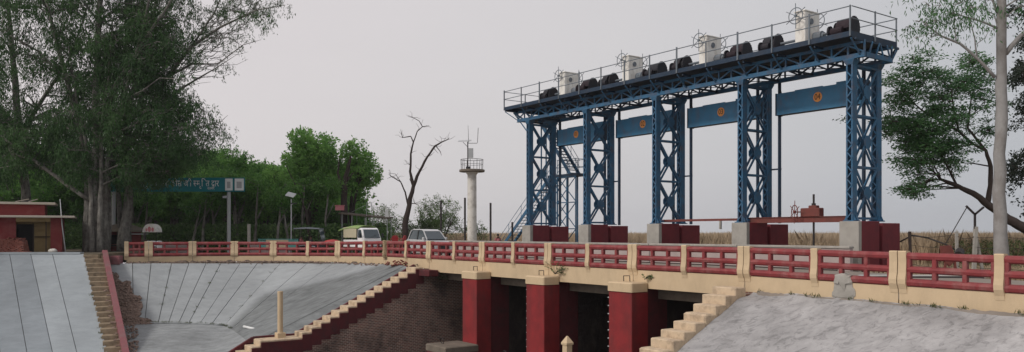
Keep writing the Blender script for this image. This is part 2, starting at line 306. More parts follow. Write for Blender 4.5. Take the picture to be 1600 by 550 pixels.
# ------------------------------------------------------------------ mesh builder
class MB:
    def __init__(self): self.v = []; self.f = []
    def add(self, vs_, fs_):
        o = len(self.v); self.v += [tuple(x) for x in vs_]; self.f += [tuple(i + o for i in f) for f in fs_]; return self
    def box(self, x0, x1, y0, y1, z0, z1):
        return self.add([(x0, y0, z0), (x1, y0, z0), (x1, y1, z0), (x0, y1, z0), (x0, y0, z1), (x1, y0, z1), (x1, y1, z1), (x0, y1, z1)],
                        [(0, 3, 2, 1), (4, 5, 6, 7), (0, 1, 5, 4), (1, 2, 6, 5), (2, 3, 7, 6), (3, 0, 4, 7)])
    def bbox(self, x0, x1, y0, y1, z0, z1, b=0.02):
        """box with chamfered vertical and top edges"""
        pts = [(x0 + b, y0), (x1 - b, y0), (x1, y0 + b), (x1, y1 - b), (x1 - b, y1), (x0 + b, y1), (x0, y1 - b), (x0, y0 + b)]
        cx, cy = (x0 + x1) / 2, (y0 + y1) / 2
        def sh(p): return (p[0] + (b if p[0] < cx else -b), p[1] + (b if p[1] < cy else -b))
        rings = [[(p[0], p[1], z0) for p in pts], [(p[0], p[1], z1 - b) for p in pts], [(*sh(p), z1) for p in pts]]
        return self.loft(rings)
    def loft(self, rings, cap=True, closed=True):
        k = len(rings[0]); vs_ = [p for r in rings for p in r]; fs_ = []
        for i in range(len(rings) - 1):
            for j in range(k if closed else k - 1):
                a, b = i * k + j, i * k + (j + 1) % k
                fs_.append((a, b, b + k, a + k))
        if cap:
            fs_.append(tuple(reversed(range(k)))); fs_.append(tuple(range((len(rings) - 1) * k, len(rings) * k)))
        return self.add(vs_, fs_)
    def bar(self, p, q, w, h=None, up=(0, 0, 1)):
        p, q = Vector(p), Vector(q); h = w if h is None else h
        d = (q - p).normalized(); upv = Vector(up)
        if abs(d.dot(upv)) > 0.98: upv = Vector((1, 0, 0))
        a = d.cross(upv).normalized() * (w / 2); b = a.cross(d).normalized() * (h / 2)
        return self.add([p - a - b, p + a - b, p + a + b, p - a + b, q - a - b, q + a - b, q + a + b, q - a + b],
                        [(0, 1, 2, 3), (7, 6, 5, 4), (0, 4, 5, 1), (1, 5, 6, 2), (2, 6, 7, 3), (3, 7, 4, 0)])
    def tube(self, pts, rad, k=8, cap=True):
        pts = [Vector(p) for p in pts]
        if not hasattr(rad, '__len__'): rad = [rad] * len(pts)
        rings = []; prev = None
        for i, p in enumerate(pts):
            d = (pts[min(i + 1, len(pts) - 1)] - pts[max(i - 1, 0)]).normalized()
            if prev is None:
                a = d.orthogonal().normalized()
            else:
                a = (prev - d * prev.dot(d)).normalized()
            prev = a; b = d.cross(a)
            rings.append([p + (a * math.cos(t) + b * math.sin(t)) * rad[i] for t in (2 * math.pi * j / k for j in range(k))])
        return self.loft(rings, cap)
    def cyl(self, p, q, r, k=12, r2=None):
        return self.tube([p, q], [r, r if r2 is None else r2], k)
    def lathe(self, prof, c=(0, 0, 0), k=16):
        return self.loft([[(c[0] + r * math.cos(2 * math.pi * j / k), c[1] + r * math.sin(2 * math.pi * j / k), c[2] + z) for j in range(k)] for r, z in prof])
    def ring(self, c, axis, r, t, k=20, kk=6):
        c = Vector(c); ax = Vector(axis).normalized(); a = ax.orthogonal().normalized(); b = ax.cross(a)
        vs_ = []; fs_ = []
        for i in range(k):
            th = 2 * math.pi * i / k; d = a * math.cos(th) + b * math.sin(th)
            for j in range(kk):
                ph = 2 * math.pi * j / kk
                vs_.append(c + d * (r + t * math.cos(ph)) + ax * t * math.sin(ph))
        for i in range(k):
            for j in range(kk):
                fs_.append((i * kk + j, ((i + 1) % k) * kk + j, ((i + 1) % k) * kk + (j + 1) % kk, i * kk + (j + 1) % kk))
        return self.add(vs_, fs_)
    def prism(self, poly, z0, z1):
        return self.loft([[(x, y, z0) for x, y in poly], [(x, y, z1) for x, y in poly]])
    def side(self, poly, y0, y1):
        """polygon given in x,z extruded along y"""
        return self.loft([[(x, y0, z) for x, z in poly], [(x, y1, z) for x, z in poly]])
    def blob(self, c, r, seed=0, sub=1, rough=0.25):
        rr = random.Random(seed); bm = bmesh.new(); bmesh.ops.create_icosphere(bm, subdivisions=sub, radius=1)
        vs_ = [(c[0] + v.co.x * r[0] * (1 + rr.uniform(-rough, rough)), c[1] + v.co.y * r[1] * (1 + rr.uniform(-rough, rough)), c[2] + v.co.z * r[2] * (1 + rr.uniform(-rough, rough))) for v in bm.verts]
        fs_ = [tuple(v.index for v in f.verts) for f in bm.faces]; bm.free()
        return self.add(vs_, fs_)
    def mesh(self, name, m, smooth=False):
        me = bpy.data.meshes.new(name); me.from_pydata(self.v, [], self.f)
        bm = bmesh.new(); bm.from_mesh(me); bmesh.ops.recalc_face_normals(bm, faces=bm.faces); bm.to_mesh(me); bm.free()
        me.materials.append(MATS[m])
        if smooth:
            me.polygons.foreach_set('use_smooth', [True] * len(me.polygons))
        me.update(); return me

def tag(o, label=None, cat=None, group=None, kind=None):
    if label: o['label'] = label
    if cat: o['category'] = cat
    if group: o['group'] = group
    if kind: o['kind'] = kind
    return o
def link(name, me, parent=None, loc=None, rz=None):
    o = bpy.data.objects.new(name, me); C.objects.link(o)
    if parent is not None: o.parent = parent
    if loc is not None: o.location = loc
    if rz is not None: o.rotation_euler = (0, 0, rz)
    return o
def part(name, mb, m, parent, loc=None, rz=None, smooth=False, label=None, kind=None):
    o = link(name, mb.mesh(name, m, smooth), parent, loc, rz)
    return tag(o, label, kind=kind)
def thing(name, label, cat, loc=(0, 0, 0), rz=0.0, group=None):
    o = link(name, None, None, loc, rz); o.empty_display_size = 0.3
    return tag(o, label, cat, group)
def site(name, label, cat, s, n, h=0.0, group=None):
    return thing(name, label, cat, P(s, n, h), RZ, group)
def copy_tree(o, parent=None):
    c = o.copy(); C.objects.link(c)
    c.parent = parent
    for ch in list(o.children): copy_tree(ch, c)
    return c
def struct(o, label=None):
    o['kind'] = 'structure'
    if label: o['label'] = label
    return o
def bevel(o, w=0.015, seg=2):
    b = o.modifiers.new('bevel', 'BEVEL'); b.width = w; b.segments = seg; b.limit_method = 'ANGLE'; return o
def flat_poly(pts, z):
    t = tessellate_polygon([[Vector((p[0], p[1], 0)) for p in pts]])
    mb = MB(); mb.add([(p[0], p[1], z) for p in pts], [tuple(x) for x in t]); return mb
def npmesh(name, verts, quads, m):
    me = bpy.data.meshes.new(name); nv, nf = len(verts), len(quads); k = quads.shape[1]
    me.vertices.add(nv); me.vertices.foreach_set('co', verts.astype(np.float32).ravel())
    me.loops.add(nf * k); me.loops.foreach_set('vertex_index', quads.astype(np.int32).ravel())
    me.polygons.add(nf); me.polygons.foreach_set('loop_start', np.arange(0, nf * k, k, dtype=np.int32))
    me.materials.append(MATS[m]); me.update(calc_edges=True); me.validate(); return me
def text_mesh(s, size, m, extrude=0.004, name='lettering'):
    cu = bpy.data.curves.new(name, 'FONT'); cu.body = s; cu.size = size; cu.extrude = extrude; cu.resolution_u = 3
    cu.align_x = 'CENTER'; cu.align_y = 'CENTER'
    o = bpy.data.objects.new('tmp', cu); C.objects.link(o)
    bpy.context.view_layer.update()
    me = bpy.data.meshes.new_from_object(o.evaluated_get(bpy.context.evaluated_depsgraph_get()))
    bpy.data.objects.remove(o); bpy.data.curves.remove(cu)
    me.materials.clear(); me.materials.append(MATS[m]); me.name = name
    return me

# ================================================================== SETTING
curve = [((-28.2, 58.8), -0.13, 'S'), ((-26.9, 59.5), -0.13, 'D'), ((-24.17, 60.8), -0.13, 'D'), ((-21.27, 61.6), -0.13, 'D'),
         ((-18.27, 61.6), -0.13, 'D'), ((-15.4, 60.7), -0.12, 'S'), ((-12.8, 59.2), -0.09, 'D'), ((-10.5, 57.26), -0.05, 'S')]
for i in range(-2, 13):
    s = i * 3.0; p = P(s, 0)
    dz = 0.0 if s <= 24 else -0.10 * (s - 24) / 9
    curve.append(((p.x, p.y), dz, 'D' if i % 2 == 0 else 'S'))
CP = [Vector(c[0]) for c in curve]
def cnormal(i):
    a = CP[max(i - 1, 0)]; b = CP[min(i + 1, len(CP) - 1)]; d = (b - a).normalized(); return Vector((-d.y, d.x))

# ground behind the bridge and the road, out to the horizon (its edge follows the banks)
edge = [(-1500, 57.4), (-28.9, 57.6)] + [tuple(CP[i] + cnormal(i) * 0.25) for i in range(0, 10)]
edge += [tuple(P(0, .25).xy), tuple(P(0, 7.35).xy), tuple(P(23.4, 7.35).xy), tuple(P(23.4, .25).xy), tuple(P(1500, .25).xy), (1500, 1500), (-1500, 1500)]
o = struct(part('ground', flat_poly(edge, -0.34), 'field_ground', None), 'dry open ground reaching to the horizon')
# forest floor patch and house yard
struct(part('yard', MB().prism([(-90, 57.2), (-29.3, 57.2), (-28.9, 58.6), (-28.6, 63), (-30, 75), (-90, 75)], -0.6, 0.14), 'forest_floor', None), 'dusty yard in front of the red hut')
struct(part('forest_floor', flat_poly([(-110, 63.2), (-30, 63.2), (-24, 68), (-12, 66), (4, 72), (8, 130), (-110, 150)], -0.30), 'forest_floor', None), 'brown leaf-littered ground under the trees')
# road
mb = MB(); k = len(CP)
for i in range(k):
    nn = cnormal(i)
    w = 7.0 if i > 7 else 7.6
    a = CP[i] + nn * 0.02; b = CP[i] + nn * w; dz = curve[i][1]
    mb.v += [(a.x, a.y, dz - 0.05), (b.x, b.y, dz - 0.05), (b.x, b.y, dz - 0.45), (a.x, a.y, dz - 0.45)]
for i in range(k - 1):
    for j in range(4):
        mb.f.append((i * 4 + j, (i + 1) * 4 + j, (i + 1) * 4 + (j + 1) % 4, i * 4 + (j + 1) % 4))
mb.f += [(0, 1, 2, 3), ((k - 1) * 4 + 3, (k - 1) * 4 + 2, (k - 1) * 4 + 1, (k - 1) * 4)]
struct(part('road', mb, 'road_dust', None), 'dusty pale road crossing the bridge')
# canal bed, water, near bank
struct(part('river_bed', MB().add([(-260, -80, -6.9), (140, -80, -6.9), (140, 75, -6.9), (-260, 75, -6.9)], [(0, 1, 2, 3)]), 'soil', None), 'muddy canal bed')
wm = bpy.data.materials.new('water'); wm.use_nodes = True
b_ = wm.node_tree.nodes['Principled BSDF']; b_.inputs['Base Color'].default_value = (0.035, 0.045, 0.04, 1); b_.inputs['Roughness'].default_value = 0.08
wnz = wm.node_tree.nodes.new('ShaderNodeTexNoise'); wnz.inputs['Scale'].default_value = 2.0
wbp = wm.node_tree.nodes.new('ShaderNodeBump'); wbp.inputs['Strength'].default_value = 0.15
wm.node_tree.links.new(wnz.outputs[0], wbp.inputs['Height']); wm.node_tree.links.new(wbp.outputs[0], b_.inputs['Normal'])
MATS['water'] = wm
struct(part('water', MB().add([(-260, -80, -6.4), (140, -80, -6.4), (140, 75, -6.4), (-260, 75, -6.4)], [(0, 1, 2, 3)]), 'water', None), 'still water in the canal')
nb = MB().loft([[(-34, -34, -7), (34, -34, -7), (24, 12, -7), (-24, 12, -7)], [(-20, -22, -0.02), (20, -22, -0.02), (12, 3.2, -0.02), (-12, 3.2, -0.02)]])
struct(part('near_bank', nb, 'concrete', None), 'concrete bank the picture is taken from')

# ------------------------------------------------------------------ paved slopes made of cast panels
def panel_strip(name_root, label, edges, m, gap=0.045, thick=0.10, segs=8, cuts=()):
    """edges: list of (top Vector, bottom Vector) joint lines; one slab object between each pair"""
    root = None
    back = MB()
    for i in range(len(edges) - 1):
        t0, b0 = edges[i]; t1, b1 = edges[i + 1]
        for j in range(segs):
            f0, f1 = j / segs, (j + 1) / segs
            q = [t0.lerp(b0, f0), t1.lerp(b1, f0), t1.lerp(b1, f1), t0.lerp(b0, f1)]
            back.add([p - Vector((0, 0, thick + 0.02)) for p in q], [(0, 1, 2, 3)])
    root = part(name_root, back, 'joint_dark', None)
    struct(root, label)
    for i in range(len(edges) - 1):
        t0, b0 = edges[i]; t1, b1 = edges[i + 1]
        wt = max((t1 - t0).length, .01); wb = max((b1 - b0).length, .01)
        gt, gb = min(gap / wt / 2, .2), min(gap / wb / 2, .2)
        lift = random.uniform(-0.012, 0.012)
        rings = []
        for j in range(segs + 1):
            f = j / segs
            T0, T1 = t0.lerp(t1, gt), t0.lerp(t1, 1 - gt); B0_, B1_ = b0.lerp(b1, gb), b0.lerp(b1, 1 - gb)
            a = T0.lerp(B0_, f); c = T1.lerp(B1_, f)
            wv = Vector((0, 0, lift))
            rings.append([a + wv, c + wv, c + wv - Vector((0, 0, thick)), a + wv - Vector((0, 0, thick))])
        pb = MB().loft(rings)
        part('concrete_panel', pb, m, root)
    return root

# fan slope of the far bank: joint lines read from the photograph, set at their real distances
def depth_top(px):
    best = None
    for i in range(len(CP) - 1):
        a, b = CP[i], CP[i + 1]
        pa, pb = 800 + a.x / a.y * F, 800 + b.x / b.y * F
        if min(pa, pb) <= px <= max(pa, pb) + 1e-6:
            f = (px - pa) / (pb - pa); return a.lerp(b, f).y - 0.75
    return CP[0].y - 0.75
tops = [166, 207, 236, 268, 295, 322, 345, 375, 402, 438, 480, 520, 560, 600, 632, 655]
bots = [(196, 505, 53.4), (209, 505, 53.4), (226, 505, 53.4), (247, 505, 53.4), (263, 505, 53.4), (279, 505, 53.4), (294, 506, 53.4), (312, 506, 53.4),
        (330, 507, 53.4), (350, 509, 53.2), (361, 514, 52.2), (370, 520, 50.6), (379, 527, 48.8), (388, 535, 46.9), (396, 542, 45.2), (403, 548, 44.0)]
edges = []
for t, b in zip(tops, bots):
    d = depth_top(max(t, 170)) if t < 640 else 50.6
    if t == 632: d = 51.6
    y = 411.5 if t < 600 else 413 + (t - 600) * 0.07
    edges.append((atp(t, y, d), atp(*b)))
edges[-1] = (P(-1.2, -0.4, -0.74), P(-1.2, -8.25, -4.42))
edges[-2] = (edges[-2][0], P(-2.3, -10.6, -4.85))
# darker area over the right part
A1, A2, A3 = atp(362, 512, 53.3), atp(412, 458, 56.5), atp(640, 409, 54)
slopemat('fan_cement', [((A1.x, A1.y), (A2.x, A2.y), 1), ((A2.x, A2.y), (A3.x, A3.y), 1)], base=(0.35, 0.375, 0.39))
fan = panel_strip('fan_slope', 'grey concrete fan of slabs below the left road railing', edges, 'fan_cement')
# lower apron under the fan
low = []
for i, b in enumerate(bots):
    f = i / (len(bots) - 1)
    low.append((edges[i][1].copy(), Vector((-26.4 + 17.6 * f - 2.0, 42.5 - 5.5 * f, -6.75))))
slopemat('smeared_cement', None, base=(0.31, 0.33, 0.34), low=0.7, spots=0.5)
ap = MB()
X1, X2 = P(-1.2, -10.75, -4.50), P(-1.2, -15.5, -6.85)
ap.add([low[-2][0], low[-1][0], X1, X2, low[-2][1]], [(0, 1, 2, 3), (0, 3, 4)])
for i in range(len(low) - 2):
    for j in range(6):
        q = [low[i][0].lerp(low[i][1], j / 6), low[i + 1][0].lerp(low[i + 1][1], j / 6), low[i + 1][0].lerp(low[i + 1][1], (j + 1) / 6), low[i][0].lerp(low[i][1], (j + 1) / 6)]
        ap.add([p + Vector((0, 0, 0.0)) for p in q], [(0, 1, 2, 3)])
struct(part('lower_apron', ap, 'smeared_cement', None, smooth=True), 'smeared cement apron at the foot of the far bank')
# cement fillet lip where the fan meets the apron
lip = MB(); lp = [atp(*b) + Vector((0, -0.05, 0.02)) for b in bots[:10]]
lip.tube(lp, [0.07 + random.uniform(-.02, .03) for _ in lp], 6)
part('cement_lip', lip, 'smeared_cement', fan, smooth=True)

# left slope with wide slabs
slopemat('left_cement', [((-29.0 - 3.6, 57.0), (-29.0 + 2.9, 47.5), 1)][:0] or None, base=(0.325, 0.36, 0.385), low=0.88)
slopemat('left_cement_wet', None, base=(0.25, 0.28, 0.305), low=0.85)
ltop = [-330, -270, -210, -150, -95, -55, -20, 15, 48, 82, 131]
lbot = [-330, -270, -208, -140, -80, -42, 0, 42, 82, 120, 168]
ledges = [(atp(a, 396.5, 57.2), atp(b, 550, 47.0).lerp(atp(a, 396.5, 57.2), -0.28)) for a, b in zip(ltop, lbot)]
lsl = panel_strip('left_slope', 'smooth grey concrete slab slope in front of the red hut', ledges, 'left_cement', gap=0.045)
slabs = [c for c in lsl.children]
for c in slabs[:-2]: c.data.materials[0] = MATS['left_cement_wet']
cop = MB(); cop.bar(atp(-330, 395.5, 57.35), atp(128, 395.5, 57.35), 0.5, 0.14)
part('slope_coping', cop, 'left_cement', lsl)

# right slope (foreground): plastered bank falling away from the near approach
slopemat('near_plaster', None, base=(0.42, 0.415, 0.42), low=0.70, spots=0.75, blot=0.30, stretch=1.7)
def slope_h(s, n):
    return -0.62 + 0.515 * n + (-0.10 * (s - 24) / 9 if s > 24 else 0)
ns_, nn_ = 190, 70
ss = np.linspace(24.39, 64, ns_); nv = np.linspace(0.0, -12.5, nn_)
SS, NN = np.meshgrid(ss, nv, indexing='ij')
def vnoise(x, y, seed, f):
    r = np.random.default_rng(seed); g = r.random((64, 64))
    xf, yf = x * f, y * f; xi, yi = np.floor(xf).astype(int), np.floor(yf).astype(int); tx, ty = xf - xi, yf - yi
    tx, ty = tx * tx * (3 - 2 * tx), ty * ty * (3 - 2 * ty)
    G = lambda a, b: g[a % 64, b % 64]
    return (G(xi, yi) * (1 - tx) + G(xi + 1, yi) * tx) * (1 - ty) + (G(xi, yi + 1) * (1 - tx) + G(xi + 1, yi + 1) * tx) * ty
HH = -0.64 + 0.515 * NN - 0.10 * np.clip(SS - 24, 0, 99) / 9
HH = HH + 0.10 * (vnoise(SS + 50, NN + 50, 1, 0.8) - .5) + 0.06 * (vnoise(SS * .5 + 90 + NN, NN + 90 - SS * .3, 2, 2.6) - .5)
HH = HH + np.where(NN > -0.12, 0.05, 0) + 0.27 * np.exp(-(SS - 24.42) / 1.3) * np.clip(-NN / 0.9, 0, 1)
X = B0.x + SS * U.x + NN * N.x; Y = B0.y + SS * U.y + NN * N.y
verts = np.stack([X, Y, HH], -1).reshape(-1, 3)
idx = np.arange(ns_ * nn_).reshape(ns_, nn_)
quads = np.stack([idx[:-1, :-1], idx[:-1, 1:], idx[1:, 1:], idx[1:, :-1]], -1).reshape(-1, 4)
me = npmesh('near_slope', verts, quads, 'near_plaster'); me.polygons.foreach_set('use_smooth', [True] * len(me.polygons))
struct(link('near_slope', me), 'rough plastered grey bank sloping down from the near end of the bridge')

# dirt strips along the coping feet
def dirt_strip(name, pts, w, h, seed, label, m='soil'):
    rr = random.Random(seed); mb = MB(); rings = []
    fine = []
    for i in range(len(pts) - 1):
        for j in range(14): fine.append(pts[i].lerp(pts[i + 1], j / 14))
    fine.append(pts[-1])
    for p in fine:
        d = Vector((0.35, -1, 0)).normalized()
        ww = w * rr.uniform(0.6, 1.3); hh = h * rr.uniform(0.2, 1.4)
        rings.append([p + Vector((0, 0, hh * 0.6)), p + d * ww * .4 + Vector((0, 0, hh)), p + d * ww + Vector((0, 0, -0.12)), p + Vector((0, 0, -0.25))])
    mb.loft(rings)
    return struct(part(name, mb, m, None), label)
dp = [Vector((CP[i].x, CP[i].y, 0)) - Vector((cnormal(i).x, cnormal(i).y, 0)) * 0.08 + Vector((0, 0, -0.66)) for i in range(0, 9)]
dirt_strip('dirt_ledge', dp, 0.75, 0.16, 3, 'brown dirt ledge along the foot of the left railing')
dp2 = [P(24.6 + i * 1.6, -0.06, -0.62 - 0.0178 * i) for i in range(0, 8)]
dirt_strip('dirt_seam', dp2, 0.13, 0.05, 5, 'earth seam between near coping and plastered slope', 'road_dust')

def rock_mesh(seed, kind):
    mb = MB()
    if kind == 'brick': mb.box(-.115, .115, -.055, .055, 0, .075)
    else: mb.blob((0, 0, 0.04), (0.10, 0.08, 0.06), seed, 1, .3)
    return mb
# ------------------------------------------------------------------ brown stair on the far bank
NSTEP = 19
stair = thing('bank_stair', 'worn brown flight of steps with a pinkish kerb down the far left bank', 'stairs', atp(147, 397, 57.3))
so_ = stair.location
def stL(f): return atp(129, 397, 57.3).lerp(atp(163, 550, 47.0), f)
def stR(f): return atp(160, 397, 57.9).lerp(atp(190, 545, 47.4), f)
for i in range(int(NSTEP * 1.25)):
    f0, f1 = i / NSTEP, (i + 1) / NSTEP
    a, b, c, d = stL(f0), stR(f0), stR(f1), stL(f1)
    zt = a.z - 0.02 + random.uniform(-.03, .02)
    j = lambda: Vector((random.uniform(-.03, .03), random.uniform(-.03, .03), 0))
    q = [Vector((p.x, p.y, 0)) for p in (a, b, c, d)]
    q[2] += j(); q[3] += j()
    q[0].y += 0.12; q[1].y += 0.12
    mb = MB().loft([[p + Vector((0, 0, zt - 0.55)) for p in q], [p + Vector((0, 0, zt - 0.035)) for p in q], [p + Vector((0, 0.02, zt)) for p in q]])
    part('step', mb, 'brown_step', stair, loc=-Vector(so_))
kb = MB(); kp = [stR(f / 10 * 1.25) + Vector((0.16, 0, 0.10)) for f in range(11)]
for a, b in zip(kp[:-1], kp[1:]): kb.bar(a, b, 0.34, 0.42)
part('kerb', kb, 'kerb_red', stair, loc=-Vector(so_))
kb2 = MB().bbox(-0.45, 0.75, -0.25, 0.3, -0.5, 0.12, .03)
part('newel_block', kb2, 'kerb_red', stair, loc=stR(0.0) + Vector((0.45, 0.3, -0.25)) - Vector(so_))

# eroded rubble patch between that stair and the fan
rp = [(170, 424), (182, 428), (190, 441), (203, 441), (211, 462), (222, 466), (221, 483), (216, 497), (236, 500), (236, 507), (196, 510), (190, 500)]
def on_fan(px, py):
    f = (py - 411.5) / (505 - 411.5); t = atp(px, 411.5, depth_top(max(px, 170))); 
    dtop, dbot = depth_top(max(px, 170)), 53.4
    # same image ray, at the depth of the fan surface
    zt, zb = atp(px, 411.5, dtop).z, atp(px, 505, dbot).z
    lo, hi = 40.0, 70.0
    for _ in range(30):
        m_ = (lo + hi) / 2; z = EYE - (py - HORIZON) / F * m_
        zs = zt + (zb - zt) * (dtop - m_) / (dtop - dbot)
        if z > zs: lo = m_
        else: hi = m_
    return atp(px, py, (lo + hi) / 2)
ep = [on_fan(*p) + Vector((0, -0.10, 0.06)) for p in rp]
# refine outline with jitter
fine = []
for i in range(len(ep)):
    a, b = ep[i], ep[(i + 1) % len(ep)]
    for j in range(4): fine.append(a.lerp(b, j / 4) + Vector((random.uniform(-.14, .14), 0, random.uniform(-.08, .08))))
t = tessellate_polygon([[Vector((p.x, p.z, 0)) for p in fine]])
er = MB().add(fine + [p + Vector((0, 0.15, -0.15)) for p in fine], [tuple(x) for x in t] + [(i, (i + 1) % len(fine), (i + 1) % len(fine) + len(fine), i + len(fine)) for i in range(len(fine))])
struct(part('eroded_patch', er, 'rubble', None), 'broken brown earth patch beside the stair kerb')
from mathutils.geometry import intersect_point_line
def inpoly(x, y, poly):
    c = False; j = len(poly) - 1
    for i in range(len(poly)):
        if (poly[i][1] > y) != (poly[j][1] > y) and x < (poly[j][0] - poly[i][0]) * (y - poly[i][1]) / (poly[j][1] - poly[i][1]) + poly[i][0]: c = not c
        j = i
    return c
deb = MB(); cnt = 0
rr = random.Random(5)
while cnt < 650:
    x, y = rr.uniform(168, 240), rr.uniform(422, 512)
    if not inpoly(x, y, rp): continue
    p = on_fan(x, y) + Vector((0, -0.12, 0.06)); s_ = rr.uniform(0.03, 0.10)
    deb.blob(p, (s_ * rr.uniform(.7, 1.5), s_, s_ * rr.uniform(.5, .9)), cnt, 1, .35); cnt += 1
for _ in range(160):
    x = rr.uniform(190, 215); y = rr.uniform(508, 550); p = atp(x, y, 53.2 - (y - 505) * 0.13) + Vector((0, 0, .03)); s_ = rr.uniform(.03, .09)
    deb.blob(p, (s_ * 1.3, s_, s_ * .7), _ + 900, 1, .35)
for _ in range(150):   # spilled bits on the lower steps
    f_ = rr.uniform(.45, 1.2); w_ = rr.uniform(.5, 1.0) ** .6; i_ = int(f_ * NSTEP); fz = (i_ + .0) / NSTEP
    p = stL(f_).lerp(stR(f_), w_); p.z = stL(fz).z + rr.uniform(-.02, .03); s_ = rr.uniform(.03, .09)
    deb.blob(p, (s_ * 1.4, s_, s_ * .7), _ + 2000, 1, .35)
tag(part('rubble', deb, 'rubble', None), 'loose brown rubble and broken stones beside the far stair', 'rubble', kind='stuff')
# clumps of debris along the ledge
deb = MB()
for _ in range(420):
    i = rr.randrange(0, 8); p = CP[i].lerp(CP[i + 1], rr.random()); nn = cnormal(i)
    q = p - nn * rr.uniform(0.1, 0.75); s_ = rr.uniform(.02, .07)
    deb.blob((q.x, q.y, -0.58 + rr.uniform(-.04, .03)), (s_ * 1.5, s_, s_), _, 1, .35)
tag(part('gravel', deb, 'rubble', None), 'small loose stones scattered along the ledge under the left railing', 'gravel', kind='stuff')

# ------------------------------------------------------------------ left wing wall with cream steps
wing = site('wing_stair', 'cream steps with dark red side running down the brick wing wall of the far bank', 'stairs', 0, -0.4, -0.55)
woff = (0, 0.4, 0.55)
ST, RUN, DROP = 14, 0.555, 0.268
tops_ = []
for i in range(ST):
    n1 = -0.4 - i * RUN; n0 = n1 - RUN; h = -0.55 - i * DROP
    tops_.append((n0, n1, h))
land_h = -0.55 - ST * DROP; land0 = -0.4 - ST * RUN; land1 = land0 - 2.35
tops_.append((land1, land0, land_h))
for i in range(7):
    n1 = land1 - i * 0.5; tops_.append((n1 - 0.5, n1, land_h - (i + 1) * 0.28))
for (n0, n1, h) in tops_:
    st = MB().bbox(-1.22 + random.uniform(-.03, .03), -0.04, n0 - 0.03, n1 - 0.002, h - 0.30, h + random.uniform(-.02, .02), random.uniform(.015, .05))
    part('step', st, 'cream_step', wing, loc=woff)
    # painted dark red side below each step
    sd_ = MB().box(-0.10, 0.03, n0, n1, h - 1.0, h - 0.09)
    part('side_panel', sd_, 'stair_red', wing, loc=woff)
kb = MB()
kb.bar((-1.34, -0.3, -0.50), (-1.34, land0 + .1, land_h + 0.02), 0.2, 0.26)
kb.bar((-1.34, land0 + .1, land_h + .0), (-1.34, land1, land_h + .0), 0.2, 0.22)
kb.bar((-1.34, land1, land_h - .02), (-1.34, land1 - 3.5, land_h - 2.0), 0.2, 0.26)
part('kerb', kb, 'stair_red', wing, loc=woff)
part('top_block', MB().bbox(-0.6, 1.25, -0.75, -0.42 + .35, -1.02, -0.66, .03), 'stair_red', wing, loc=woff)
# brick wing wall body
poly = [(0.0, -7.2), (0.0, -0.9), (-0.4, -0.9)] 
for (n0, n1, h) in tops_: poly += [(n1 - .001, h - 0.32), (n0, h - 0.32)]
poly += [(tops_[-1][0] - 1, -6.8), (tops_[-1][0] - 1, -7.2)]
wb = MB(); wb.loft([[(s_, n_, h_) for n_, h_ in poly] for s_ in (-0.75, 0.0)])
bw = part('brick_wing_wall', wb, 'old_brick', None); bw.location = P(0, 0, 0); bw.rotation_euler = (0, 0, RZ)
tag(bw, 'weathered brick wing wall below the cream steps on the far bank', 'wall')

# small cream marker post on the landing, its twin at the canal pier, white pipe lying on the slope
def marker(name, label, loc, h, r):
    t_ = thing(name, label, 'post', loc, RZ)
    part('base_block', MB().bbox(-r * 1.6, r * 1.6, -r * 1.6, r * 1.6, 0, r * 2.0, .02), 'cream_paint', t_)
    part('shaft', MB().lathe([(r, r * 2), (r, h * .9), (r * 1.03, h)], k=14), 'cream_paint', t_, smooth=False)
    return t_
marker('marker_post', 'round cream marker post standing on the landing of the far wing steps', P(-0.72, -9.2, land_h), 2.62, 0.15)
mp2 = site('pointed_post', 'short cream post with pyramid top at the foot of the bridge piers', 'post', 18.3, -4.0, -4.4)
part('shaft', MB().box(-.14, .14, -.14, .14, 0, 1.45), 'cream_paint', mp2)
part('cap', MB().loft([[(-.18, -.18, 1.45), (.18, -.18, 1.45), (.18, .18, 1.45), (-.18, .18, 1.45)], [(-.18, -.18, 1.53), (.18, -.18, 1.53), (.18, .18, 1.53), (-.18, .18, 1.53)], [(-.02, -.02, 1.8), (.02, -.02, 1.8), (.02, .02, 1.8), (-.02, .02, 1.8)]]), 'cream_paint', mp2)
pa, pb = atp(381, 512.5, 50.8), atp(415, 521, 49.2)
tag(part('pipe', MB().tube([pa + Vector((0, 0, .10)), pa.lerp(pb, .5) + Vector((0, 0, .10)), pb + Vector((0, 0, .10))], 0.075, 8), 'sign_white', None, smooth=True), 'white plastic pipe lying loose on the grey fan slope', 'pipe')

# ------------------------------------------------------------------ right wing steps
rw = site('near_wing_stair', 'worn cream steps beside the near plastered slope', 'stairs', 23.9, -0.4, -0.42)
roff = (-23.9, 0.4, 0.42)
for i in range(16):
    n1 = -0.40 - i * 0.555; h = -0.42 - i * 0.285
    part('step', MB().bbox(23.3 + random.uniform(-.05, .05), 24.38, n1 - 0.60 + random.uniform(-.03, .03), n1 - .002, h - 0.55, h + random.uniform(-.03, .025), random.uniform(.02, .06)), 'cream_step', rw, loc=roff)
rb = part('near_wing_wall', MB().side([(0, 0), (0, 0)], 0, 1) if False else MB().loft([[(s_, n_, h_) for n_, h_ in [(0, -7.2), (0, -0.9), (-0.4, -0.98), (-9.3, -5.5), (-9.3, -7.2)]] for s_ in (23.35, 24.4)]), 'old_brick', None)
rb.location = P(0, 0, 0); rb.rotation_euler = (0, 0, RZ)
tag(rb, 'brick wall carrying the near cream steps', 'wall')

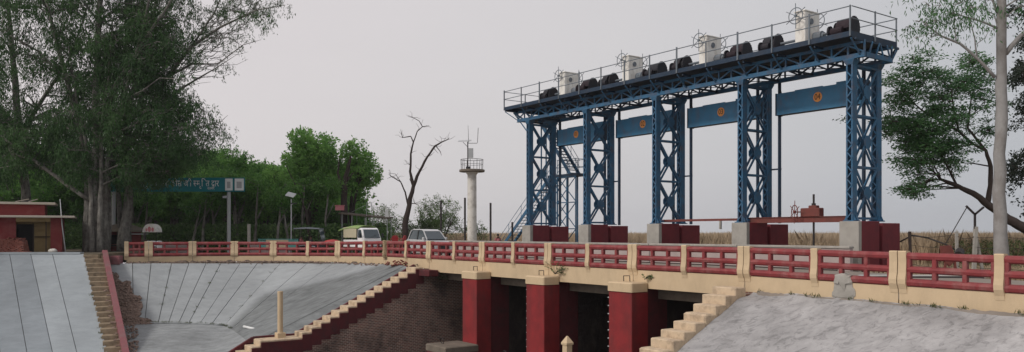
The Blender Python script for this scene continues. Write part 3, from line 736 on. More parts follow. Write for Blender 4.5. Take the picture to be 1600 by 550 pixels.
# ================================================================== BRIDGE
br = site('road_bridge', 'low road bridge with cream edge beams over dark passages on red piers', 'bridge', 12, 0, 0)
boff = (-12, 0, 0)
for i in range(-1, 6):
    s0, s1 = i * 6.0, i * 6.0 + 6.0
    hb = -0.80 if 0 <= i < 4 else -0.62
    d0 = 0 if s0 <= 24 else -0.10 * (s0 - 24) / 9; d1 = 0 if s1 <= 24 else -0.10 * (s1 - 24) / 9
    lo = MB().loft([[(s0 + .018, 0, hb + d0), (s0 + .018, .3, hb + d0), (s0 + .018, .3, -.03 + d0), (s0 + .018, 0, -.03 + d0)],
                    [(s1 - .018, 0, hb + d1), (s1 - .018, .3, hb + d1), (s1 - .018, .3, -.03 + d1), (s1 - .018, 0, -.03 + d1)]])
    part('edge_beam', lo, 'cream_paint', br, loc=boff)
for i in range(4):
    s0, s1 = i * 6.0, i * 6.0 + 6.0
    part('deck_slab', MB().box(s0 + .02, s1 - .02, 0.305, 7.0, -0.78, -0.46), 'dark_concrete', br, loc=boff)
    for n0 in (0.75, 3.0, 5.4):
        part('cross_beam', MB().box(s0 + .1, s1 - .1, n0, n0 + 0.45, -1.28, -0.782), 'dark_concrete', br, loc=boff)
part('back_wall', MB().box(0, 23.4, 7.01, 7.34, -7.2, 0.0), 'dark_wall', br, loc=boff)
part('abutment', MB().box(-0.75, 0.0, 0.002, 7.3, -7.2, -0.47), 'old_brick', br, loc=boff)
part('abutment', MB().box(23.4, 24.4, 0.002, 7.3, -7.2, -0.47), 'old_brick', br, loc=boff)
# breast wall gates recessed in the dark
for i in range(4):
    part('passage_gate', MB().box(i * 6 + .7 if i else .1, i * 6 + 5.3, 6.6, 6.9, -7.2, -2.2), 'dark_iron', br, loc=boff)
for k_, sx in enumerate((6.1, 12.1, 18.16)):
    part('pier_body', MB().box(sx - .62, sx + .62, 0.05, 1.3, -7.2, -0.785), 'stair_red', br, loc=boff)  # darker red than the nose: shade under the deck put into the colour
    part('pier_body', MB().box(sx - .60, sx + .60, 1.301, 6.99, -7.2, -0.785), 'dark_wall', br, loc=boff)  # near-black colour paints in the deep shade of the passage
    nose = part('pier_nose', MB().bbox(sx - .72, sx + .72, -0.95, 0.045, -7.2, -0.932, .03), 'pier_red', br, loc=boff)
    part('pier_cap', MB().bbox(sx - .765, sx + .765, -1.0, -0.003, -0.93, -0.52, .05), 'cream_paint', nose)
    hk = MB(); hk.tube([(sx - .18, -.55, -.5), (sx - .19, -.55, -.27), (sx + .19, -.55, -.25), (sx + .20, -.55, -.5)], .02, 6)
    part('lifting_loop', hk, 'dark_iron', nose)
    for j in range(16):
        z = -1.25 - j * 0.36
        rg = MB(); rg.tube([(sx - .70, -.75, z), (sx - .97, -.75, z), (sx - .97, -.45, z), (sx - .70, -.45, z)], .026, 5)
        part('rung', rg, 'galvanised', nose)
    # low cutwater block
    lb = MB().bbox(sx - 1.0, sx + .9, -3.1, -0.96, -7.2, -4.83, .04)
    lw = part('cutwater', lb, 'stair_red', br, loc=boff)
    part('cutwater_cap', MB().bbox(sx - 1.12, sx + 1.0, -3.1, -0.97, -4.82, -4.46, .05), 'dark_concrete', lw)
    part('mooring_ring', MB().ring((sx - .5, -2.4, -4.30), (0, 1, .2), .17, .022, 14, 5), 'dark_iron', lw)
loose = MB(); loose.tube([(-1.5, -.12, -.62), (-1.52, -.12, -.42), (-1.3, -.12, -.38), (-1.3, -.12, -.5)], .02, 6)
part('lifting_loop', loose, 'dark_iron', br, loc=boff)

# coping along the curved left road
lr = thing('road_coping', 'low cream kerb beam carrying the left railing above the grey fan slope', 'kerb', (CP[3].x, CP[3].y, -0.6))
for i in range(0, 8):
    a, b = CP[i], CP[i + 1]; da, db = curve[i][1], curve[i + 1][1]
    na, nb_ = cnormal(i), cnormal(i + 1)
    hb = -0.46 if i < 6 else -0.54
    g = (b - a).normalized() * 0.015
    ring = lambda p, nn, d: [(p.x - nn.x * .0, p.y - nn.y * .0, hb + d), (p.x + nn.x * .3, p.y + nn.y * .3, hb + d), (p.x + nn.x * .3, p.y + nn.y * .3, d - .03), (p.x, p.y, d - .03)]
    part('kerb_section', MB().loft([ring(a + g, na, da), ring(b - g, nb_, db)]), 'cream_paint', lr, loc=-Vector(lr.location))

# ------------------------------------------------------------------ railings
def post_mesh():
    prof = [(0.20, -0.24), (-0.012, -0.24), (-0.03, -0.12), (-0.115, 0.06), (-0.125, 0.20), (-0.085, 0.40), (-0.065, 0.75), (-0.085, 1.07), (-0.06, 1.10), (0.16, 1.10), (0.20, 1.06)]
    return MB().loft([[(x, y, z) for y, z in prof] for x in (-0.135, -0.12, 0.12, 0.135)] if False else [[(x, y, z) for y, z in prof] for x in (-0.13, 0.13)])
POST = bevel_me = post_mesh().mesh('post', 'cream_paint')
def railing(name, label, i0, i1, root_i):
    t_ = thing(name, label, 'railing', (CP[root_i].x, CP[root_i].y, curve[root_i][1] - .03))
    base = Vector(t_.location)
    for i in range(i0, i1 + 1):
        nn = cnormal(i); rz = math.atan2(-nn.x, nn.y); d = Vector((nn.y, -nn.x)); typ = curve[i][2]
        for off in ((-0.145, 0.145) if typ == 'D' else (0,)):
            p = CP[i] + d * off
            o_ = link('post', POST, t_, Vector((p.x, p.y, curve[i][1])) - base, rz)
    for i in range(i0, i1):
        a, b = CP[i], CP[i + 1]; da, db = curve[i][1], curve[i + 1][1]
        d = (b - a).normalized(); L = (b - a).length; n_ = Vector((-d.y, d.x))
        g0 = 0.22 if curve[i][2] == 'D' else 0.08; g1 = 0.22 if curve[i + 1][2] == 'D' else 0.08
        A = a + d * g0 + n_ * 0.06; B = b - d * g1 + n_ * 0.06
        for zc, r in ((0.935, .12), (0.51, .112), (0.105, .125)):
            mb = MB(); pts = [Vector((A.x, A.y, da + zc)), Vector((B.x, B.y, db + zc))]
            mb.tube([p - base for p in pts], r, 8)
            part('rail', mb, 'red_paint', t_, smooth=False)
        nb2 = 2
        for f in (.035, 1 / 3, 2 / 3, .965):
            q = A.lerp(B, f); z0 = da + (db - da) * f
            mb = MB().bbox(-.07, .07, -.085, .085, 0.0, 1.0, .02)
            part('baluster', mb, 'red_paint', t_, loc=Vector((q.x, q.y, z0)) - base, rz=math.atan2(d.y, d.x))
    return t_
railing('road_railing', 'red railing with cream posts curving along the left road above the grey fan slope', 0, 8, 3)
railing('bridge_railing', 'red railing with cream posts running over the bridge piers to the right foreground', 8, len(CP) - 1, 14)
# mortar lump on the broken rail near the right
rr = random.Random(8)
ctl = [(-.42, -.46), (-.40, -.20), (-.33, -.02), (-.31, .16), (-.29, .30), (-.05, .36), (.27, .31), (.30, .10), (.36, -.10), (.44, -.34), (.36, -.48), (-.20, -.49)]
outl = []
for q in range(len(ctl)):
    for f_ in (0, .33, .66):
        a_, b_ = ctl[q], ctl[(q + 1) % len(ctl)]; outl.append((a_[0] + (b_[0] - a_[0]) * f_ + rr.uniform(-.03, .03), a_[1] + (b_[1] - a_[1]) * f_ + rr.uniform(-.03, .03)))
dep = lambda z: -.075 if z > .0 else -.02
ml = MB().loft([[(x, .20, z) for x, z in outl], [(x, dep(z) * .6 - .01, z) for x, z in outl], [(x * .86, dep(z) - .03, z * .88 - .0) for x, z in outl], [(x * .4, dep(z) - .045, z * .5) for x, z in outl]])
mo = part('mortar_patch', ml, 'concrete', None, smooth=False); mo.location = P(28.1, 0.0, -0.13); mo.rotation_euler = (0, 0, RZ)
tag(mo, 'lump of raw grey mortar smothering the broken lower rail below the rightmost tower', 'mortar')

# far parapet and pedestals
fp = site('far_parapet', 'long grey pink concrete parapet wall on the far side of the bridge deck', 'wall', 12, 7.1, -0.1)
for i in range(-2, 4):
    part('wall_panel', MB().bbox(i * 6 + .02, i * 6 + 5.98, 7.05, 7.30, -0.3, 0.93, .02), 'parapet_grey', fp, loc=(-12, -7.1, 0.1))
    part('wall_coping', MB().bbox(i * 6 + .015, i * 6 + 5.985, 6.99, 7.36, 0.93, 1.03, .02), 'concrete', fp, loc=(-12, -7.1, 0.1))
TOW = [-0.76 + 6 * k_ for k_ in range(5)]
pnames = ['concrete pedestal with red side under the leftmost blue tower', 'concrete pedestal with red side under the second blue tower from the left',
          'concrete pedestal with red side under the middle blue tower', 'concrete pedestal with red side under the fourth blue tower beside the winch beam',
          'concrete pedestal with red side under the rightmost blue tower']
for k_, sx in enumerate(TOW):
    c = sx + 0.13
    pd = site('pedestal', pnames[k_], 'pedestal', c, 9.6, -0.2, 'pedestals under the blue gantry towers')
    o1 = (-c, -9.6, 0.2)
    hw = 0.47
    part('concrete_block', MB().bbox(c - hw, c + hw, 7.95, 8.2, -0.34, 2.12, .02), 'concrete', pd, loc=o1)
    part('painted_block', MB().bbox(c - hw + .01, c + hw + .005, 8.2, 9.62, -0.34, 2.125, .02), 'pedestal_red', pd, loc=o1)
    part('groove_block', MB().box(c - hw + .15, c + hw - .2, 9.62, 9.86, -0.34, 2.0), 'pedestal_red', pd, loc=o1)
    part('painted_block', MB().bbox(c - hw + .01, c + hw + .005, 9.86, 11.35, -0.34, 2.05, .02), 'pedestal_red', pd, loc=o1)

# ================================================================== GANTRY
GH = 2.12
ga = site('gate_gantry', 'tall blue riveted steel gantry of five lattice towers carrying a walkway over the gates', 'gantry', 11.24, 9.4, GH)
goff = (-11.24, -9.4, -GH)
LW, LN = 0.32, 0.35
Z0, Z1 = 2.14, 9.34
def leg_mb(sx, n0):
    mb = MB()
    for sg in (-1, 1):
        x = sx + sg * (LW / 2)
        mb.box(min(x, x - sg * .022), max(x, x - sg * .022), n0, n0 + LN, Z0, Z1)
        for nf in (n0, n0 + LN - .02):
            mb.box(min(x - sg * .022, x - sg * .07), max(x - sg * .022, x - sg * .07), nf, nf + .02, Z0, Z1)
    mb.box(sx - LW / 2 - .10, sx + LW / 2 + .10, n0 - .10, n0 + LN + .10, Z0 - .02, Z0 + .03)
    for sg in (-1, 1):  # gusset shoes
        mb.side([(sx + sg * LW / 2, Z0 + .03), (sx + sg * (LW / 2 + .13), Z0 + .03), (sx + sg * LW / 2, Z0 + .30)], n0 + .06, n0 + .09)
        mb.side([(sx + sg * LW / 2, Z0 + .03), (sx + sg * (LW / 2 + .13), Z0 + .03), (sx + sg * LW / 2, Z0 + .30)], n0 + LN - .09, n0 + LN - .06)
    mb.loft([[(sx - a, n0 - b, z), (sx + a, n0 - b, z), (sx + a, n0 + LN + b, z), (sx - a, n0 + LN + b, z)] for a, b, z in ((LW / 2 + .005, .005, Z1 - .22), (LW / 2 + .10, .07, Z1 - .02), (LW / 2 + .10, .07, Z1 + .015))])
    return mb
PITCH = 0.30
NA, NB = 8.2, 10.22
for k_, sx in enumerate(TOW):
    for ni, n0 in enumerate((NA, NB)):
        lg = part('tower_leg', leg_mb(sx, n0), 'blue_steel', ga, loc=goff)
        nzz = int((Z1 - .25 - Z0 - .1) / PITCH)
        join = MB()
        for face, nf in enumerate((n0 - .012, n0 + LN + .012)):
            for j in range(nzz):
                z = Z0 + .1 + j * PITCH; a, b = (sx - .135, sx + .135) if j % 2 == 0 else (sx + .135, sx - .135)
                if face == 0 and ni == 0 and k_ >= 3:
                    part('lacing_bar', MB().bar((a, nf, z), (b, nf, z + PITCH), .055, .014, up=(0, 1, 0)), 'blue_steel', lg)
                else:
                    join.bar((a, nf, z), (b, nf, z + PITCH), .014, .055) if False else join.bar((a, nf, z), (b, nf, z + PITCH), .055, .014, up=(0, 1, 0))
        part('lacing', join, 'blue_steel', lg, kind='stuff')
    yA, yB = NA + LN, NB
    pz = [Z0 + .12, Z0 + 2.42, Z0 + 4.72, Z1 - .25]
    for sg in (-1, 1):
        x = sx + sg * .13
        for a in pz:
            part('cross_strut', MB().bar((x, yA - .05, a), (x, yB + .05, a), .05, .10), 'blue_steel', ga, loc=goff)
        for a, b in zip(pz[:-1], pz[1:]):
            for (q0, q1), dx in (((a, b), .0), ((b, a), .055 * sg)):
                part('diagonal_brace', MB().bar((x - dx, yA - .03, q0), (x - dx, yB + .03, q1), .045, .115, up=(1, 0, 0)) if False else MB().bar((x - dx, yA - .03, q0), (x - dx, yB + .03, q1), .045, .115), 'blue_steel', ga, loc=goff)
            m_ = (a + b) / 2
            part('gusset_plate', MB().side([(0, 0)], 0, 0) if False else MB().loft([[(x + e_, (yA + yB) / 2 + yy, m_ + zz) for yy, zz in ((-.28, -.10), (-.12, -.30), (.12, -.30), (.28, -.10), (.28, .10), (.12, .30), (-.12, .30), (-.28, .10))] for e_ in (sg * .035, sg * .055)]), 'blue_steel', ga, loc=goff)

S0, S1 = -2.05, 23.95
D0, D1 = -2.58, 23.76
for n0 in (NA + .03, NB + .22):
    part('bottom_chord', MB().box(S0, S1, n0, n0 + .10, 9.36, 9.57).box(S0, S1, n0 - .05, n0 + .15, 9.355, 9.385), 'blue_steel', ga, loc=goff)
    part('top_chord', MB().box(D0 + .1, S1, n0, n0 + .10, 9.98, 10.12), 'blue_steel', ga, loc=goff)
    nb_ = 32; st = (S1 - S0) / nb_
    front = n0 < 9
    for j in range(nb_ + 1):
        x = S0 + j * st; x = min(max(x, S0 + .03), S1 - .03)
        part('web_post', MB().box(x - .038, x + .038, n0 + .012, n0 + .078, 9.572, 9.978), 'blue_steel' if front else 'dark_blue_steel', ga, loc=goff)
        if j < nb_:
            z_ = (9.58, 9.97) if j % 2 == 0 else (9.97, 9.58)
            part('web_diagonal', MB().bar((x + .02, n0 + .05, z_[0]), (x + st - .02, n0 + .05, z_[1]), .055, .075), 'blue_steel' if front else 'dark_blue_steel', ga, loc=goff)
jb = MB()
for j in range(0, 27, 2):
    x = S0 + .05 + j * (S1 - S0 - .1) / 26
    jb.box(x - .035, x + .035, NA + .14, NB + .21, 9.40, 9.50)
    jb.box(x - .03, x + .03, D0 and 7.58, 11.12, 10.03, 10.12)
    if j < 26:
        x2 = x + (S1 - S0 - .1) / 13
        jb.bar((x, NA + .14, 9.45), (x2, NB + .2, 9.45), .05, .03)
part('floor_beams', jb, 'dark_blue_steel', ga, loc=goff, kind='stuff')
# walkway plates and edge channels
nW = 13; w = (D1 - D0) / nW
for j in range(nW):
    part('deck_plate', MB().box(D0 + j * w + .006, D0 + (j + 1) * w - .006, 7.55, 11.15, 10.345, 10.385), 'dark_blue_steel', ga, loc=goff)
for (a, b) in (((D0, 7.5), (D1, 7.56)), ((D0, 11.14), (D1, 11.2))):
    part('edge_channel', MB().box(a[0], b[0], a[1], b[1], 10.20, 10.43), 'dark_blue_steel', ga, loc=goff)
for x in (D0, D1 - .06):
    part('edge_channel', MB().box(x, x + .06, 7.562, 11.138, 10.13, 10.43), 'dark_blue_steel', ga, loc=goff)
# guard rails
def guard(p0, p1, nseg, inner=True):
    p0, p1 = Vector(p0), Vector(p1)
    for j in range(nseg + 1):
        q = p0.lerp(p1, j / nseg)
        if j in (0, nseg) and not inner: continue
        heavy = (j % 2 == 0)
        part('guard_post', MB().box(q.x - (.035 if heavy else .025), q.x + (.035 if heavy else .025), q.y - .03, q.y + .03, 10.2, 11.55 if not heavy else 11.60), 'grey_steel', ga, loc=goff)
    for z in (10.97, 11.50):
        part('guard_rail', MB().tube([(p0.x, p0.y, z), (p1.x, p1.y, z)], .024, 6), 'grey_steel', ga, loc=goff)
guard((D0 + .03, 7.47, 0), (D1 - .03, 7.47, 0), 13)
guard((D0 + .03, 11.23, 0), (D1 - .03, 11.23, 0), 13)
guard((D1 + .03, 7.5, 0), (D1 + .03, 11.2, 0), 2, False)
guard((D0 - .03, 7.5, 0), (D0 - .03, 11.2, 0), 2, False)
# brackets from the walkway edge to the bottom chord
for j in range(14):
    x = D0 + .03 + (D1 - D0 - .06) * j / 13
    xx = min(max(x, S0 + .05), S1 - .05)
    part('knee_bracket', MB().bar((x, 7.53, 10.12), (xx, NA + .02, 9.50), .07, .05), 'blue_steel', ga, loc=goff)
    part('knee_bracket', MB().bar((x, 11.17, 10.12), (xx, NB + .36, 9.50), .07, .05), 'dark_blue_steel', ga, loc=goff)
for n0 in (NA + .08, NB + .27):
    part('end_brace', MB().bar((D0 + .05, n0, 10.1), (S0 + .9, n0, 9.40), .06, .10), 'blue_steel', ga, loc=goff)
    part('end_brace', MB().bar((D0 + .1, n0, 10.05), (TOW[0] - .16, n0, 8.6), .05, .06), 'blue_steel', ga, loc=goff)
# end frame facing right
for n_ in np.linspace(NA + .45, NB + .1, 4):
    part('end_web_bar', MB().bar((S1 - .02, n_, 9.57), (S1 - .02, n_ + (.25 if n_ < 9.5 else -.25), 10.1), .05, .07), 'blue_steel', ga, loc=goff)
part('end_chord', MB().box(S1 - .08, S1 + .02, NA + .19, NB + .20, 9.36, 9.57), 'blue_steel', ga, loc=goff)
part('end_bracket', MB().bar((S1 - .1, NB + .36, 9.45), (S1 - .1, 11.15, 10.15), .07, .06), 'blue_steel', ga, loc=goff)
# gate guide posts each side of every opening
for k_ in range(4):
    for sx in (TOW[k_] + .68, TOW[k_ + 1] - .68):
        part('guide_post', MB().box(sx - .045, sx + .045, 10.42, 10.58, 2.1, 9.4).box(sx - .09, sx + .09, 10.48, 10.52, 2.1, 9.4), 'dark_blue_steel', ga, loc=goff)
    sx = TOW[k_] + .68
    for z in (4.9,):
        part('guide_tie', MB().bar((TOW[k_] + .1, 10.5, z), (sx + .1, 10.5, z), .06, .08), 'dark_blue_steel', ga, loc=goff)

# ------------------------------------------------------------------ lift gates
glab = ['blue steel lift gate with round number 01 hanging between the two leftmost towers', 'blue steel lift gate with round number 02 hanging in the second bay',
        'blue steel lift gate with round number 03 hanging in the third bay', 'blue steel lift gate with round number 04 hanging beside the rightmost tower']
for k_ in range(4):
    a, b = TOW[k_] + .62, TOW[k_ + 1] - .62; c = (a + b) / 2
    gt = site('lift_gate', glab[k_], 'gate', c, 10.4, 7.67, 'raised gates of the gantry')
    hw = (b - a) / 2
    part('skin_plate', MB().box(-hw, hw, -.07, -.05, 0, 1.10), 'gate_blue', gt)
    part('stepped_top', MB().box(hw * .42, hw - .02, -.065, .05, 1.10, 1.20), 'gate_blue', gt)
    part('stepped_top', MB().box(-hw * .55, hw * .1, -.06, .04, 1.10, 1.14), 'gate_blue', gt)
    part('bottom_girder', MB().box(-hw, hw, -.049, .42, 0.0, .10), 'dark_blue_steel', gt)
    part('top_girder', MB().box(-hw, hw, -.049, .40, 1.0, 1.08), 'dark_blue_steel', gt)
    for x in (-hw, -hw / 2, 0, hw / 2, hw - .05):
        part('rib', MB().box(x, x + .05, -.049, .38, .102, .998), 'dark_blue_steel', gt)
    part('end_plate', MB().box(-hw - .06, -hw - .002, -.10, .44, -.02, 1.12), 'dark_blue_steel', gt)
    part('end_plate', MB().box(hw + .002, hw + .06, -.10, .44, -.02, 1.12), 'dark_blue_steel', gt)
    # round number
    dc = {0: -0.38, 1: -0.05, 2: 0.0, 3: 0.0}[k_] + 0.0
    disc = MB().cyl((dc, -.071, .62), (dc, -.080, .62), .245, 24)
    di = part('number_disc', disc, 'disc_orange', gt)
    tm = text_mesh('0%d' % (k_ + 1), 0.34, 'ink', .002, 'numerals')
    to = link('numerals', tm, di); to.location = (dc, -.084, .62); to.rotation_euler = (R(90), 0, 0); to.scale = (1.0, 1.25, 1)
    for x in (-hw + .1, hw - .1):
        part('lifting_rod', MB().cyl((x, .1, 1.1), (x, .1, 2.4), .022, 6).cyl((x, .1, 1.1), (x, .1, 1.45), .09, 8, .02), 'dark_iron', gt)

# ------------------------------------------------------------------ hoists on the walkway
hlab = ['leftmost winding gear, a white gearbox with two handwheels, smallest and farthest on the walkway', 'winding gear with pale gearbox and handwheels, second from the left on the walkway',
        'winding gear with white gearbox and handwheels, third from the left on the walkway', 'nearest winding gear with cream gearbox and handwheels, at the right end of the walkway']
DK = 10.385
def wheel(mb, c, axis, r):
    mb.ring(c, axis, r, .022, 22, 6)
    a = Vector(axis).normalized().orthogonal().normalized(); b = Vector(axis).normalized().cross(a)
    mb.cyl(Vector(c) - Vector(axis) * .06, Vector(c) + Vector(axis) * .06, .06, 10)
    for j in range(6):
        t_ = j * math.pi / 3 + .25; d = a * math.cos(t_) + b * math.sin(t_)
        mb.cyl(Vector(c), Vector(c) + d * (r + .22), .018, 6)
    return mb
for k_ in range(4):
    c = TOW[k_] + 3.14
    h = site('gate_hoist', hlab[k_], 'winch', c, 9.4, DK, 'winding gear on the gantry walkway')
    gb = part('gearbox_housing', MB().bbox(-.28, .28, -.72, .48, .06, 1.80, .03), 'white_housing', h)
    bevel(gb, .02)
    part('gearbox_lid', MB().bbox(-.31, .31, -.76, .52, 1.80, 1.86, .015), 'white_housing', h)
    part('plinth', MB().box(-.35, .35, -.8, .56, 0, .058), 'dark_blue_steel', h)
    part('handwheel', wheel(MB(), (-.05, -.98, 1.58), (0, 1, 0), .38).cyl((-.05, -.98, 1.58), (-.05, -.70, 1.58), .025, 8), 'grey_steel', h)
    part('handwheel', wheel(MB(), (-.05, .78, 1.58), (0, 1, 0), .38).cyl((-.05, .5, 1.58), (-.05, .78, 1.58), .025, 8), 'grey_steel', h)
    part('dial', MB().cyl((.281, -.25, 1.35), (.33, -.25, 1.35), .13, 14).ring((.33, -.25, 1.35), (1, 0, 0), .13, .015, 14, 5), 'grey_steel', h)
    part('motor', MB().cyl((.29, .05, .62), (.72, .05, .62), .24, 12).cyl((.72, .05, .62), (.82, .05, .62), .16, 12).box(.3, .7, -.1, .2, .06, .2), 'grey_steel', h, smooth=False)
    part('drive_shaft', MB().cyl((-2.1, -.05, .66), (-.28, -.05, .66), .06, 8), 'grey_steel', h)
    part('drive_shaft', MB().cyl((.8, -.05, .66), (2.1, -.05, .66), .05, 8), 'grey_steel', h)
    for sg, m_ in ((-1, 'black_grease'), (1, 'maroon_cover' if k_ in (0, 2, 3) else 'black_grease')):
        x = sg * 1.98 + .02; q_ = dict(loc=(x, -.15, .06)); k0 = set(o.name for o in h.children)
        part('bed_frame', MB().box(-.75, .75, -.62, -.54, 0, .22).box(-.75, .75, .62, .70, 0, .22).box(-.75, -.67, -.54, .62, 0, .22).box(.67, .75, -.54, .62, 0, .22), 'dark_blue_steel', h, **q_)
        # grooved cable drum lying along the walkway with its gear wheels
        prof = [(.40, -.50), (.40, -.46), (.31, -.45)] + [(.31 + (.02 if q % 2 else 0), -.44 + q * .05) for q in range(18)] + [(.31, .44), (.40, .45), (.40, .49)]
        part('cable_drum', MB().loft([[(zz, rr_ * math.cos(2 * math.pi * q / 18), .52 + rr_ * math.sin(2 * math.pi * q / 18)) for q in range(18)] for rr_, zz in prof]), 'black_grease', h, **q_)
        rads = [.47 + (.03 if q % 2 else 0) for q in range(44)]
        part('gear_wheel', MB().loft([[(e_, rads[q] * math.cos(2 * math.pi * q / 44), .54 + rads[q] * math.sin(2 * math.pi * q / 44)) for q in range(44)] for e_ in (.54, .63)]), 'black_grease', h, **q_)
        arc = [math.pi * q / 10 for q in range(11)]
        prof2 = [(.50 * math.cos(q), .50 + .48 * math.sin(q)) for q in arc]; inner = [(.46 * math.cos(q), .50 + .44 * math.sin(q)) for q in reversed(arc)]
        part('gear_cover', MB().loft([[(e_, yy, zz) for yy, zz in prof2 + inner] for e_ in ((-.55, .20) if sg < 0 else (-.30, .58))]), m_, h, **q_)
        part('pinion', MB().cyl((-.55, -.50, .42), (.2, -.50, .42), .17, 12), m_, h, **q_)
        part('pinion_gear', MB().cyl((-.66, -.50, .44), (-.56, -.50, .44), .27, 16), 'black_grease', h, **q_)
        for nn_ in (-.42, .42):
            part('bearing_block', MB().bbox(-.66, -.52, nn_ - .12, nn_ + .12, .22, .60, .02), 'grey_steel', h, **q_)
        for ch in [o for o in h.children if o.name not in k0]: ch.scale = (.62 if sg < 0 else .80, .85, 1.06)

# ------------------------------------------------------------------ rear stair tower
stt = site('access_stair', 'blue steel access stair with landing zigzagging up behind the two left towers', 'staircase', -2, 12.7, -0.34)
ao = (2, -12.7, 0.34)
def flight(s0, h0, s1, h1, n0, n1, steps):
    for n_ in (n0, n1):
        part('stringer', MB().bar((s0, n_, h0), (s1, n_, h1), .06, .26), 'blue_steel', stt, loc=ao)
        off = .06 if n_ == n0 else -.06
        for f in np.linspace(0.03, .97, 5):
            q = (s0 + (s1 - s0) * f, n_, h0 + (h1 - h0) * f)
            part('stair_post', MB().cyl(q, (q[0], q[1], q[2] + 1.05), .02, 6), 'blue_steel', stt, loc=ao)
        for z in (.55, 1.05):
            part('stair_rail', MB().tube([(s0, n_, h0 + z), (s1, n_, h1 + z)], .02, 6), 'blue_steel', stt, loc=ao)
    for j in range(steps):
        f = (j + .5) / steps; x = s0 + (s1 - s0) * f; z = h0 + (h1 - h0) * f
        part('tread', MB().box(x - .14, x + .14, n0 + .03, n1 - .03, z - .02, z + .02), 'dark_blue_steel', stt, loc=ao)
flight(-10.4, -.3, -3.3, 5.7, 12.1, 13.0, 26)
flight(-.9, 5.8, -4.6, 10.15, 12.1, 13.0, 18)
part('landing', MB().box(-3.4, -.1, 12.0, 13.1, 5.68, 5.86), 'dark_blue_steel', stt, loc=ao)
part('landing', MB().box(-5.6, -2.6, 11.25, 13.1, 10.12, 10.28), 'dark_blue_steel', stt, loc=ao)
for s_ in (-3.3, -2.3, -1.2, -.2):
    for n_ in (12.05, 13.05):
        part('landing_leg', MB().box(s_ - .04, s_ + .04, n_ - .04, n_ + .04, -.3, 5.68), 'blue_steel', stt, loc=ao)
        if s_ > -3:
            part('landing_post', MB().cyl((s_, n_, 5.8), (s_, n_, 6.95), .025, 6), 'blue_steel', stt, loc=ao)
for z in (6.35, 6.9):
    for n_ in (12.05, 13.05):
        part('landing_rail', MB().tube([(-2.3, n_, z), (-.2, n_, z)], .02, 6), 'blue_steel', stt, loc=ao)
    part('landing_rail', MB().tube([(-.2, 12.05, z), (-.2, 13.05, z)], .02, 6), 'blue_steel', stt, loc=ao)
for n_ in (12.05,):
    for (a, b) in ((.0, 1.9), (1.9, 3.8), (3.8, 5.65)):
        part('stay', MB().bar((-3.3, n_, b), (-.2, n_, b), .05, .07), 'blue_steel', stt, loc=ao)
        for (x0, x1) in ((-3.3, -1.2), (-2.3, -.2)):
            part('stay', MB().bar((x0, n_, a), (x1, n_, b), .045, .05), 'blue_steel', stt, loc=ao)
            part('stay', MB().bar((x0, n_ + .06, b), (x1, n_ + .06, a), .045, .05), 'blue_steel', stt, loc=ao)
for s_ in (-5.5, -4.9):
    part('landing_leg', MB().box(s_ - .04, s_ + .04, 13.0, 13.08, -.3, 10.12), 'blue_steel', stt, loc=ao)

# ------------------------------------------------------------------ winch beam low between the towers
wbm = site('winch_beam', 'rusty red channel beam lying across the pedestals of the right bays', 'beam', 20.2, 8.9, 2.0)
part('channel', MB().box(-3.1, 2.7, -.11, .11, .13, .36).box(-3.1, 2.7, -.16, .16, .10, .13).box(-3.1, 2.7, -.16, .16, .36, .385), 'rust_beam', wbm)
wb2 = site('tie_beam', 'thin rusty tie beam between the middle and fourth towers', 'beam', 14.2, 8.9, 2.1)
part('channel', MB().box(-3.0, 2.7, -.05, .05, .14, .26), 'rust_beam', wb2)
part('stub_post', MB().box(-.35 + 1.5, -.25 + 1.5, -.05, .05, -.3, .14), 'concrete', wb2)
swn = site('spindle_winch', 'small red screw winch with handwheel and tall spindle on the rusty beam', 'winch', 20.9, 8.9, 2.385)
part('gearbox', MB().bbox(-.52, .50, -.2, .2, 0, .40, .03), 'rust_beam', swn)
part('gearbox_cap', MB().bbox(-.12, .30, -.14, .14, .40, .52, .02), 'rust_beam', swn)
part('handwheel', wheel(MB(), (-.72, -.35, .22), (0.5, .85, 0), .33).cyl((-.72, -.35, .22), (-.4, -.1, .22), .03, 8), 'rust_beam', swn)
part('spindle', MB().cyl((.08, 0, -2.6), (.08, 0, 1.05), .05, 10).cyl((.08, 0, .5), (.08, 0, .62), .10, 10), 'dark_iron', swn)

# ================================================================== THINGS ON THE FAR BANK
# red hut, far left
hz = 59.5
hx0, hx1 = -42.5, (97 - 800) / F * hz
hut = thing('red_hut', 'low red painted brick hut with flat pale slab roofs and an open dark doorway', 'hut', (hx1, hz, 0.14), R(27))
hut.scale = (.92, 1, 1)
ho = -Vector((hx1, hz, 0.14))
g = 0.14
X1 = hx1
hb = MB()
# front wall with recessed porch opening from px 30 to 80
xa, xb = (30 - 800) / F * hz, (80 - 800) / F * hz
hb.box(hx0, xa, hz, hz + 0.25, g, 2.72); part('front_wall', hb, 'red_wall', hut, loc=ho)
part('front_wall', MB().box(xb, X1, hz, hz + .25, g, 2.72), 'red_wall', hut, loc=ho)
part('side_wall', MB().box(X1 - .25, X1, hz + .251, hz + 4.5, g, 2.72), 'red_wall', hut, loc=ho)
part('porch_lintel', MB().box(xa + .001, xb - .001, hz + .01, hz + .24, 2.42, 2.72), 'yellow_wall', hut, loc=ho)
part('porch_back', MB().box(xa - .1, xb + .1, hz + 1.1, hz + 1.25, g, 2.72), 'yellow_wall', hut, loc=ho)
part('porch_side', MB().box(xb + .002, xb + .12, hz + .251, hz + 1.09, g, 2.72), 'yellow_wall', hut, loc=ho)
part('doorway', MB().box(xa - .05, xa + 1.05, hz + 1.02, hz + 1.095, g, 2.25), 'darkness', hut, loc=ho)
part('door_frame', MB().box(xa + 1.05, xa + 1.15, hz + .98, hz + 1.09, g, 2.3).box(xb - .35, xb - .28, hz + .0, hz + .08, g, 2.42), 'bark_dark', hut, loc=ho)
